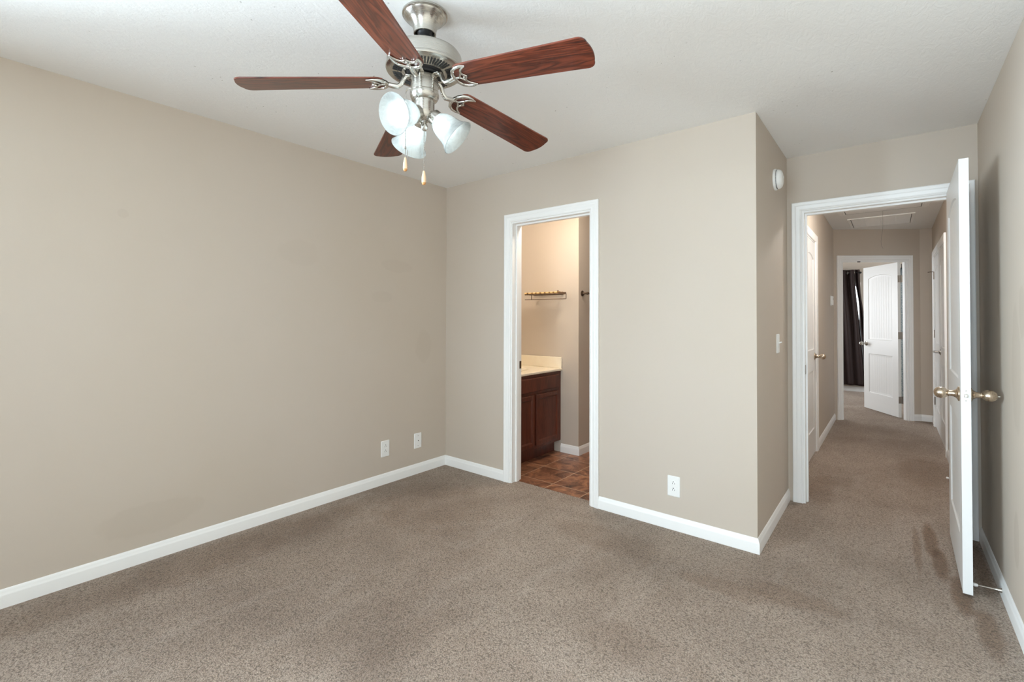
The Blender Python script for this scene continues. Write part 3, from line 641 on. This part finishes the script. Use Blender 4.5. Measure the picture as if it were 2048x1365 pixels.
mot = MB().lathe(fz([(.0001, 2.300), (.028, 2.300), (.030, 2.294), (.095, 2.290), (.118, 2.286), (.133, 2.279), (.1385, 2.270), (.1395, 2.262), (.1395, 2.231), (.1425, 2.228), (.1435, 2.223), (.1420, 2.2185), (.137, 2.2160), (.126, 2.2145), (.078, 2.2075), (.072, 2.2085), (.072, 2.235), (.0001, 2.235)]), 96).build('motor_housing', MT['nickel'], fan)
sl = MB()
for i in range(60):
    if i % 12 == 11: continue
    a = 2*PI*i/60+.35
    sl.prism([(.086, -.0022), (.116, -.0030), (.1185, -.0015), (.1185, .0015), (.116, .0030), (.086, .0022), (.0845, .001), (.0845, -.001)], Zf(2.2088), Zf(2.2122), Matrix.Rotation(a, 4, 'Z')@Matrix.Rotation(0, 4, 'Y'))
# follow the slope of the plate
for v in sl.v:
    r = math.hypot(v.x, v.y); v.z += (r-.10)*.1458+.0
vent = sl.build('vent_slots', MT['slot'], mot, smooth=0)
MB().lathe(fz([(.0001, 2.232), (.0705, 2.232), (.0705, 2.212), (.064, 2.206), (.064, 2.198), (.0001, 2.198)]), 48).build('flywheel', MT['black'], fan)
PH = math.radians(11.923); PITCHB = 0.1775; ZB = 2.1168+.66*.095
def blade_outline():
    pts = []; r0, r1 = .143, .66; w0, w1 = .0590, .0710
    def wd(x): return w0+(w1-w0)*(x-r0)/(r1-r0)
    # root: rounded, tip: shallow arc with rounded corners
    for i in range(9):
        a = PI/2+PI*i/8; pts.append((r0+.034+.034*math.cos(a), (w0)*(math.copysign(abs(math.sin(a))**.75, math.sin(a)))))
    for i in range(1, 8): x = r0+.034+(r1-.034-r0-.034)*i/8; pts.append((x, -wd(x)))
    for i in range(7):
        a = -PI/2+PI/2*i/6; pts.append((r1-.034+.026*math.cos(a), -(w1-.026)+.026*math.sin(a)))
    for i in range(1, 8):
        q = -1+2*i/8; pts.append((r1-.008+.008*(1-q*q), (w1-.026)*q))
    for i in range(7):
        a = PI/2*i/6; pts.append((r1-.034+.026*math.cos(a), (w1-.026)+.026*math.sin(a)))
    for i in range(7, 0, -1): x = r0+.034+(r1-.034-r0-.034)*i/8; pts.append((x, wd(x)))
    return pts
def mk_blade():
    o = blade_outline(); m = MB(); n = len(o); c = .0012
    def shrink(p): x, y = p; return (x-(c if x > .5 else -c if x < .22 else 0), y-math.copysign(c, y) if abs(y) > .03 else y)
    o2 = [shrink(p) for p in o]; th = .0030
    rings = [[(x, y, -th) for x, y in o2], [(x, y, -th+c) for x, y in o], [(x, y, th-c) for x, y in o], [(x, y, th) for x, y in o2]]
    vs = sum(rings, []); fs = [list(range(n))[::-1], [3*n+i for i in range(n)]]
    for j in range(3): fs += [(j*n+i, j*n+(i+1) % n, (j+1)*n+(i+1) % n, (j+1)*n+i) for i in range(n)]
    return m.add(vs, fs)
def arc2(p0, p1, bulge, n=12):
    p0 = Vector(p0); p1 = Vector(p1); mid = (p0+p1)/2; d = p1-p0; nn = Vector((-d.y, d.x, 0)).normalized()
    return [p0*(1-t)**2+(mid+nn*bulge*2)*2*t*(1-t)+p1*t*t for t in [i/n for i in range(n+1)]]
for k in range(5):
    a = PH+2*PI*k/5; tilt = .0225*math.cos(a)-.0245*math.sin(a)-.095
    # blade frame: x along the radius (tilted), y across, pitched
    X = Vector((math.cos(a), math.sin(a), tilt)).normalized(); S = Vector((-math.sin(a), math.cos(a), 0))
    Y = (S*math.cos(PITCHB)+Vector((0, 0, 1))*math.sin(-PITCHB)); Y = (Y-X*Y.dot(X)).normalized(); Zv = X.cross(Y)
    mt = Matrix(((X.x, Y.x, Zv.x, 0), (X.y, Y.y, Zv.y, 0), (X.z, Y.z, Zv.z, Zf(ZB)), (0, 0, 0, 1)))
    b = mk_blade().build('blade', MT['blade'], fan, smooth=30); b.matrix_local = mt
    # cast iron bracket under the blade (local -z is the underside)
    m = MB(); zz = -.0062
    def P(x, y, z=zz): return (x-.062, y, z)
    q = (1.0, .62)
    # crescent: outer arc open towards the tip
    outer = [P(.272, .050), P(.252, .0525), P(.232, .050), P(.214, .040), P(.203, .022), P(.199, 0), P(.203, -.022), P(.214, -.040), P(.232, -.050), P(.252, -.0525), P(.272, -.050)]
    m.tube(outer, [.0030, .0052, .0062, .0068, .0072, .0076, .0072, .0068, .0062, .0052, .0030], 10)
    for sy in (1, -1):
        m.tube([P(.270, sy*.0495), P(.258, sy*.044), P(.247, sy*.036), P(.240, sy*.026), P(.239, sy*.017), P(.244, sy*.008), P(.252, 0)], [.0030, .0040, .0046, .0048, .0048, .0044, .0036], 8)
        m.tube([P(.221, 0), P(.229, sy*.008), P(.234, sy*.016), P(.239, sy*.022)], .0042, 8)
    m.tube([P(.199, 0), P(.212, 0), P(.222, 0)], .0052, 8)
    iron = m.build('blade_iron', MT['bright'], fan, smooth=50); iron.matrix_local = mt
    # arm from the flywheel, in fan space
    p_end = mt@Vector((.141, 0, zz)); ca, sa = math.cos(a), math.sin(a)
    def Q(r, z, off=0): return Vector((ca*r-sa*off, sa*r+ca*off, Zf(z)))
    arm = MB(); e = Vector(p_end)
    zl = e.z+H-.006
    pts = [Q(.054, 2.2000), Q(.066, 2.1975), Q(.074, 2.190), Q(.080, 2.181), Q(.087, (2.178+zl)/2-.002), Q(.098, zl), e*.5+Q(.098, zl)*.5-Vector((0, 0, .001)), e]
    arm.tube(pts, [.0085, .0095, .0090, .0088, .0092, .0095, .0095, .0085], 12)
    arm.cbox((.048, -.016, Zf(2.194)), (.070, .016, Zf(2.1985)), .001, Matrix.Rotation(a, 4, 'Z'))
    inv = mt.inverted(); 
    for v in arm.v: v.xyz = (inv@v)
    arm.build('arm', MT['bright'], iron, smooth=50)
    for (x, y) in ((.154, .036), (.154, -.036), (.179, 0)): MB().lathe([(.0001, 0), (.0046, 0), (.0040, .0022), (.0001, .0032)], 12, Matrix.Translation((x, y, zz-.0035))@Matrix.Rotation(PI, 4, 'X')).build('screw', MT['bright'], iron)
    
# switch housing and light kit
MB().lathe(fz([(.0001, 2.197), (.046, 2.197), (.0505, 2.194), (.0515, 2.190), (.0515, 2.139), (.0500, 2.1375), (.0535, 2.1355), (.0545, 2.130), (.0535, 2.121), (.0490, 2.112), (.0430, 2.1065), (.0395, 2.105), (.0001, 2.105)]), 64).build('switch_housing', MT['nickel'], fan)
MB().lathe(fz([(.0001, 2.106), (.0375, 2.106), (.0375, 2.062), (.0350, 2.050), (.0290, 2.040), (.0190, 2.031), (.0110, 2.0265), (.0001, 2.0265)]), 48).build('light_kit_stem', MT['nickel'], fan)
MB().lathe(fz([(.0001, 2.030), (.0075, 2.030), (.0070, 2.022), (.0105, 2.018), (.0135, 2.010), (.0120, 2.000), (.0070, 1.994), (.0001, 1.992)]), 24).build('finial', MT['bright'], fan)
for deg, down in ((-3, 42), (128, 40), (236, 22)):
    a = YAW+math.radians(deg); h = Vector((math.cos(a), math.sin(a), 0)); dn = math.radians(down)
    ax = h*math.cos(dn)-Vector((0, 0, 1))*math.sin(dn); neck = h*.030+Vector((0, 0, Zf(2.052)))
    mt = axis_mat(neck, ax)
    so = MB(); so.lathe([(.0001, -.018), (.012, -.018), (.014, -.004), (.021, .000), (.0275, .004), (.0290, .008), (.0290, .026), (.0265, .026), (.0265, .012), (.0001, .012)], 32, mt); socket = so.build('lamp_holder', MT['nickel'], fan)
    gp = [(.0265, .014), (.0275, .024), (.0340, .033), (.0420, .046), (.0470, .062), (.0500, .080), (.0535, .098), (.0600, .114), (.0690, .127), (.0715, .1305)]
    gi = [(r-.0032, z) for r, z in gp]; prof = gp+[(.0700, .1320)]+gi[::-1]
    sh = MB().lathe(prof, 56, mt, close=True).build('lamp_shade', MT['shade'], fan, smooth=60)
    bp = [(.0001, .112), (.010, .1105), (.0185, .1055), (.0250, .097), (.0275, .087), (.0265, .076), (.0215, .062), (.0155, .048), (.0135, .036), (.0135, .030), (.0001, .030)]
    MB().lathe([(r*.86, .03+(z-.03)*.86) for r, z in bp], 28, mt).build('bulb', MT['bulb'], socket, smooth=60)
def chain(name, x, y, z0, z1, split=None):
    m = MB(); n = int((z0-z1)/.0052)
    for i in range(n+1): m.sphere((x, y, Zf(z0-(z0-z1)*i/n)), .0020, 8, 6)
    m.tube([(x, y, Zf(z0)), (x, y, Zf(z1))], .0006, 5)
    if split:
        zs, dx = split; px, py = rt.x*dx, rt.y*dx; pts = [(x, y, Zf(zs)), (x+px*.6, y+py*.6, Zf(zs-.004)), (x+px, y+py, Zf(zs-.014)), (x+px, y+py, Zf(zs-.075))]
        m.tube(pts, .0006, 5)
        for i in range(14): m.sphere((x+px, y+py, Zf(zs-.012-.0048*i)), .0020, 8, 6)
        m.cbox((x-.003, y-.003, Zf(zs)-.004), (x+.003, y+.003, Zf(zs)+.005), .001)
    o = m.build(name, MT['hinge'], fan)
    b = MB().lathe([(.0001, Zf(z1)+.001), (.0035, Zf(z1)), (.0052, Zf(z1)-.008), (.0078, Zf(z1)-.022), (.0086, Zf(z1)-.034), (.0080, Zf(z1)-.043)], 20, Matrix.Translation((x, y, 0))).build('pull_bob', MT['bob'], o)
    MB().lathe([(.0080, Zf(z1)-.043), (.0068, Zf(z1)-.048), (.0045, Zf(z1)-.051), (.0001, Zf(z1)-.052)], 20, Matrix.Translation((x, y, 0))).build('bob_tip', MT['bob_end'], b)
c1 = -fw*.030+rt*0.005; chain('pull_chain', c1.x, c1.y, 2.040, 1.832)
c2 = -rt*.0685-fw*.012; chain('pull_chain', c2.x, c2.y, 2.135, 1.888, (1.925, .0085))
MB().tube([(-rt.x*.050-fw.x*.012, -rt.y*.050-fw.y*.012, Zf(2.150)), (c2.x*.92, c2.y*.92, Zf(2.148)), (c2.x, c2.y, Zf(2.135))], .0022, 8).build('chain_outlet', MT['nickel'], fan)

# ------------------------------------------------------------------ bathroom contents
VX = -2.515; VY0, VY1 = 3.03, BY-.002; VF = -.01
van = empty('vanity_cabinet', (VX, VY0, VF)); tag(van, 'dark cherry vanity cabinet under the cream counter in the bathroom', 'vanity')
def vb(name, a, b, c=.002, parent=van, mat='cherry'):
    a = (a[0]-VX, a[1]-VY0, a[2]-VF); b = (b[0]-VX, b[1]-VY0, b[2]-VF); return MB().cbox(a, b, c).build(name, MT[mat], parent)
m = MB(); m.box((L+.003-VX, 0, .116), (-.002, VY1-VY0, .79)); m.build('carcass', MT['cherry'], van, smooth=0)
m = MB(); m.box((L+.003-VX, .002, 0), (-.075, VY1-VY0-.002, .1158)); m.build('toe_kick', MT['cherry'], van, smooth=0)
def front(name, y0, y1, z0, z1, fr=.038, raised=False):
    x0 = -.0018; o = MB(); yy0, yy1, zz0, zz1 = y0-VY0, y1-VY0, z0-VF, z1-VF
    o.cbox((x0, yy0, zz0), (x0+.018, yy0+fr, zz1), .003); o.cbox((x0, yy1-fr, zz0), (x0+.018, yy1, zz1), .003); o.cbox((x0, yy0+fr-.003, zz0), (x0+.018, yy1-fr+.003, zz0+fr), .003); o.cbox((x0, yy0+fr-.003, zz1-fr), (x0+.018, yy1-fr+.003, zz1), .003)
    f = o.build(name, MT['cherry'], van)
    b = MB()
    a0, a1, c0, c1_ = yy0+fr-.001, yy1-fr+.001, zz0+fr-.001, zz1-fr+.001
    e = .010
    b.add([(x0+.0165, a0, c0), (x0+.0165, a1, c0), (x0+.0165, a1, c1_), (x0+.0165, a0, c1_), (x0+.008, a0+e, c0+e), (x0+.008, a1-e, c0+e), (x0+.008, a1-e, c1_-e), (x0+.008, a0+e, c1_-e)],
          [(0, 1, 5, 4), (1, 2, 6, 5), (2, 3, 7, 6), (3, 0, 4, 7), (4, 5, 6, 7)]); b.build('panel', MT['cherry'], f, smooth=15); return f
front('door', 3.455, 3.826, .135, .595); front('door', 3.055, 3.426, .135, .595)
m = MB().cbox((-.0018, 3.055-VY0, .625-VF), (.0165, 3.826-VY0, .750-VF), .006); m.build('false_drawer_front', MT['cherry'], van)
ct = empty('vanity_countertop', (VX, VY0, .781)); tag(ct, 'cream vanity countertop with raised splash on the bathroom cabinet', 'countertop')
zc = .781
m = MB(); m.cbox((L+.002-VX, -.03, 0), (.020, VY1-VY0, .022), .004); m.build('slab', MT['marble'], ct)
MB().cbox((L+.024-VX, VY1-VY0-.020, .0222), (.018, VY1-VY0, .128), .003).build('side_splash', MT['marble'], ct)
MB().cbox((L+.002-VX, -.03, .0222), (L+.022-VX, VY1-VY0, .128), .003).build('back_splash', MT['marble'], ct)
m = MB(); cxb, cyb = -.28, .40
m.lathe([(.175, .0222), (.178, .026), (.168, .0275), (.160, .0240), (.158, .0225)], 40, Matrix.Translation((cxb, cyb, 0))@Matrix.Diagonal((.85, 1.2, 1, 1)), close=True); m.build('basin_rim', MT['marble'], ct)
# towel shelf on the warm wall
sh = empty('towel_shelf', (-2.70, BY, 1.51)); tag(sh, 'dark metal towel shelf with bamboo slats on the bathroom wall', 'towel shelf')
def sx(x): return x+2.70
zt, zb_, yo = 1.5195-1.51, 1.470-1.51, -.158
xl_, xr_ = -2.838, -2.358
m = MB()
for x in (-2.50, -2.74): m.tube([(sx(x), -.001, zt), (sx(x), yo, zt)], .0045, 8)
for x in (xr_, -2.757): m.tube([(sx(x), yo, zt), (sx(x), yo, zb_)], .0040, 8)
m.tube([(sx(xl_), yo, zt), (sx(xr_-.002), yo, zt)], .0055, 8); m.tube([(sx(xl_), yo+.075, zt), (sx(xr_-.06), yo+.075, zt)], .004, 8); m.tube([(sx(xl_), -.012, zt), (sx(-2.48), -.012, zt)], .004, 8)
m.tube([(sx(-2.44), yo, zt+.010), (sx(xr_-.002), yo, zt+.008)], .0055, 8)
m.build('rack_frame', MT['bronze'], sh)
MB().tube([(sx(xl_), yo, zb_), (sx(xr_), yo, zb_)], .0036, 8).build('towel_bar', MT['bronze'], sh)
m = MB()
for i in range(4):
    y = yo+.002+i*.022; m.tube([(sx(xl_-.003), y, zt+.012), (sx(-2.437-.006*(i % 3)), y, zt+.015)], .0080, 8)
m.build('bamboo_slats', MT['wicker'], sh)
MB().sphere((sx(-2.452), yo+.006, zt+.026), .008, 12, 8).build('end_knob', MT['bronze'], sh)
# towel bar on the shaded return
tb = empty('towel_bar', (BX, 3.945, 1.527)); tag(tb, 'dark bronze towel bar on the shaded bathroom wall past the shelf', 'towel bar')
for i, yy in enumerate((0, .61)):
    MB().lathe([(.0001, 0), (.027, 0), (.028, .004), (.024, .008), (.013, .016), (.0095, .030), (.0085, .045), (.012, .050), (.0145, .058), (.012, .067), (.0001, .071)], 24, axis_mat((0, yy, 0), (1, 0, 0))).build('post', MT['bronze'], tb)
MB().tube([(.058, .004, 0), (.058, .606, 0)], .008, 12).build('bar', MT['bronze'], tb)
bl = empty('bath_fill_light', (-2.05, 3.32, H)); tag(bl, 'added unseen dome light that brightens the bathroom', 'fill light')  # added fixture, kept out of view, to brighten the bathroom
MB().lathe([(.0001, 0), (.125, 0), (.125, -.018), (.0001, -.018)], 40).build('base_pan', MT['nickel'], bl)
MB().lathe([(.115, -.018), (.110, -.045), (.085, -.068), (.045, -.080), (.0001, -.083)], 40).build('dome', emit('bath_fill_dome', (1.0, .90, .78), 56.0), bl)
# vanity light (lights the warm bathroom)
vl = empty('vanity_light', (L, 3.22, 1.90)); tag(vl, 'warm three bulb light bar above the bathroom vanity', 'vanity light')
MB().cbox((.0, -.215, -.045), (.025, .215, .045), .006).build('back_bar', MT['nickel'], vl)
for yy in (-.16, 0, .16):
    s_ = MB().lathe([(.0001, 0), (.022, 0), (.022, .09), (.0001, .09)], 20, axis_mat((.025, yy, 0), (1, 0, 0))).build('lamp_holder', MT['nickel'], vl); MB().sphere((.175, yy, 0), .062, 20, 12).build('globe_bulb', MT['vanity_bulb'], s_)

# ------------------------------------------------------------------ hallway ceiling
hl = empty('hall_fill_light', (.17, 4.85, H)); tag(hl, 'added unseen dome light that brightens the hallway', 'fill light')  # added fixture behind the header that lifts the dim hallway
MB().lathe([(.0001, 0), (.145, 0), (.145, -.018), (.138, -.022), (.0001, -.022)], 40).build('base_pan', MT['nickel'], hl)
MB().lathe([(.135, -.022), (.132, -.045), (.115, -.070), (.080, -.090), (.040, -.099), (.0001, -.101)], 40).build('dome', emit('hall_fill_dome', (1.0, .97, .94), HALL_FILL_E), hl)
vt = empty('return_air_vent', (-.095, 6.945, H)); tag(vt, 'white return air grille in the hallway ceiling', 'air vent')
vw, vd = .60, .62; f = MB(); c = .032
for a, b in (((-vw/2, -vd/2), (vw/2, -vd/2+c)), ((-vw/2, vd/2-c), (vw/2, vd/2)), ((-vw/2, -vd/2+c), (-vw/2+c, vd/2-c)), ((vw/2-c, -vd/2+c), (vw/2, vd/2-c))): f.cbox((*a, -.012), (*b, 0), .003)
for i in (1, 2, 3): x = -vw/2+c+(vw-2*c)*i/4; f.box((x-.006, -vd/2+c, -.010), (x+.006, vd/2-c, -.001))
f.build('frame', MT['trim'], vt)
for sx_ in (-1, 1): MB().box((sx_*(vw/2-c)-.0025, -vd/2+.012, -.0132), (sx_*(vw/2-c)+.0025, vd/2-.012, -.0115)).build('hinge_gap_shade', MT['slot'], vt, smooth=0)  # dark strips drawn as shadow lines at both ends of the grille
lv = MB()
for i in range(36):
    y = -vd/2+c+.008+(vd-2*c-.016)*i/35; lv.box((-vw/2+c, -.0065, -.0007), (vw/2-c, .0065, .0007), T((0, y, -.006), (math.radians(-40), 0, 0)))
lv.build('louvres', MT['trim'], vt, smooth=0)
MB().box((-vw/2+c, -vd/2+c, -.0008), (vw/2-c, vd/2-c, -.0001)).build('filter_backing', plain('grey_filter', (.32, .31, .30, 1), .9), vt, smooth=0)
ah = empty('attic_hatch', (-.075, 5.66, H)); tag(ah, 'white trimmed attic hatch panel in the hallway ceiling with a pull cord', 'attic hatch')
aw, ad = .62, 1.36
MB().box((-aw/2, -ad/2, -.003), (aw/2, ad/2-.016, -.0005)).build('hatch_panel', MT['trim'], ah, smooth=0)
f = MB()
for sgn in (-1, 1):
    for o0, o1, t_ in ((.006, .022, .014), (.022, .046, .019), (.046, .062, .012)):
        x0_, x1_ = sorted((sgn*(aw/2+o0), sgn*(aw/2+o1))); f.cbox((x0_, -ad/2-.05, -t_), (x1_, ad/2-.03, -.0005), .002)
f.build('trim_moulding', MT['trim'], ah)
MB().box((-aw/2-.006, ad/2-.0155, -.002), (aw/2+.006, ad/2-.004, -.0003)).box((-aw/2-.0058, -ad/2, -.002), (-aw/2-.0003, ad/2-.016, -.0003)).box((aw/2+.0003, -ad/2, -.002), (aw/2+.0058, ad/2-.016, -.0003)).build('shadow_gap', MT['slot'], ah, smooth=0)  # dark strips stand in for the shade in the gaps round the panel
MB().tube([(.005, ad/2-.03, -.009), (.005, ad/2-.03, -.05), (.006, ad/2-.03, -.20), (-.004, ad/2-.03, -.27), (-.010, ad/2-.03, -.33), (-.007, ad/2-.03, -.375), (.003, ad/2-.03, -.400), (.009, ad/2-.03, -.405)], .0011, 6).build('pull_cord', plain('grey_cord', (.22, .20, .19, 1), .8), ah)

# ------------------------------------------------------------------ far bedroom contents
CYc = FY-.10
def curtain(name, xl, xr, z0, z1, nf, label, amp=.030, ph=0.0, rings=()):
    """xl(z), xr(z): edges"""
    o = empty(name, (0, CYc, 0)); m = MB(); nu, nv = nf*14, 44; vs = []; fs = []
    for j in range(nv+1):
        z = z0+(z1-z0)*j/nv; q = j/nv
        for i in range(nu+1):
            u = i/nu; x = xl(z)+(xr(z)-xl(z))*u
            a = amp*(.75+.25*q)*math.sin(2*PI*nf*u+ph+.5*math.sin(3*u+2*q))+.006*math.sin(17*u+5*q)
            vs.append((x, a, z))
    n = nu+1
    for j in range(nv):
        for i in range(nu): fs.append((j*n+i, j*n+i+1, (j+1)*n+i+1, (j+1)*n+i))
    cl = m.add(vs, fs).build('cloth', MT['curtain'], o, smooth=80)
    sm_ = cl.modifiers.new('thickness', 'SOLIDIFY'); sm_.thickness = .0022
    for x in rings:
        MB().lathe([(.021, -.003), (.028, -.003), (.028, .003), (.021, .003)], 24, axis_mat((x, 0, z1-.055), (1, .35, 0)), close=True).build('grommet', MT['bright'], o)
    return tag(o, label, 'curtain', 'dark curtain panels in the far bedroom')
def lerp(tab, z):
    for (za, xa), (zb2, xb) in zip(tab, tab[1:]):
        if za >= z >= zb2: return xa+(xb-xa)*(za-z)/(za-zb2)
    return tab[-1][1] if z < tab[-1][0] else tab[0][1]
import builtins
edge = [(2.3, -.515), (2.05, -.515), (1.95, -.512), (1.62, -.485), (1.29, -.455), (1.15, -.445), (.8, -.42), (.1, -.37)]
redge = [(2.3, -.440), (2.0, -.440), (1.75, -.428), (1.5, -.400), (1.25, -.365), (1.0, -.325), (.6, -.27), (.1, -.21)]
gap = [(2.3, .003), (1.98, .003), (1.80, .016), (1.62, .026), (1.45, .022), (1.28, .012), (1.12, .003), (.1, .003)]
curtain('curtain', lambda z: -1.55, lambda z: lerp(edge, z), .115, 2.165, 8, 'wide dark brown grommet curtain hanging in the far bedroom', .034, .4, (-.615, -.52))
curtain('curtain', lambda z: lerp(edge, z)+lerp(gap, z), lambda z: lerp(redge, z), .115, 2.165, 2, 'narrow dark curtain edge to the right of the bright slit', .022, 2.2)
rod = empty('curtain_rod', (-1.0, CYc, 2.11)); tag(rod, 'dark curtain rod holding the brown curtain in the far bedroom', 'curtain rod')
MB().tube([(-.85, 0, 0), (.555, 0, 0)], .010, 12).build('pole', MT['black'], rod); MB().sphere((.572, 0, 0), .018, 16, 10).build('finial', MT['black'], rod)
MB().tube([(.54, .099, 0), (.54, 0, 0)], .006, 8).build('bracket', MT['black'], rod); MB().tube([(-.80, .099, 0), (-.80, 0, 0)], .006, 8).build('bracket', MT['black'], rod)
# patterned cloth hanging behind the far door, seen through the hinge gap
hc = empty('hanging_cloth', (.106, 8.45, .02)); tag(hc, 'pale blue grey patterned cloth seen through the hinge gap of the far door', 'hanging cloth')
vs = []; fs = []; nu, nv = 24, 30
for j in range(nv+1):
    z = .16+(1.98-.16)*j/nv; wdt = .16 if z < 1.75 else .16-(z-1.75)/.23*.135
    for i in range(nu+1):
        u = -1+2*i/nu; vs.append((u*wdt, .02*math.sin(u*9+z*1.2)+.10*u*wdt, z))
for j in range(nv):
    for i in range(nu): fs.append((j*(nu+1)+i, j*(nu+1)+i+1, (j+1)*(nu+1)+i+1, (j+1)*(nu+1)+i))
c = MB().add(vs, fs).build('cloth', MT['pattern'], hc, smooth=80); s_ = c.modifiers.new('thickness', 'SOLIDIFY'); s_.thickness = .004
MB().tube([(0, .0, 1.97), (0, -.02, 2.0), (0, -.012, 2.03), (0, .01, 2.035), (0, .02, 2.01)], .005, 8).build('hook', MT['black'], hc)
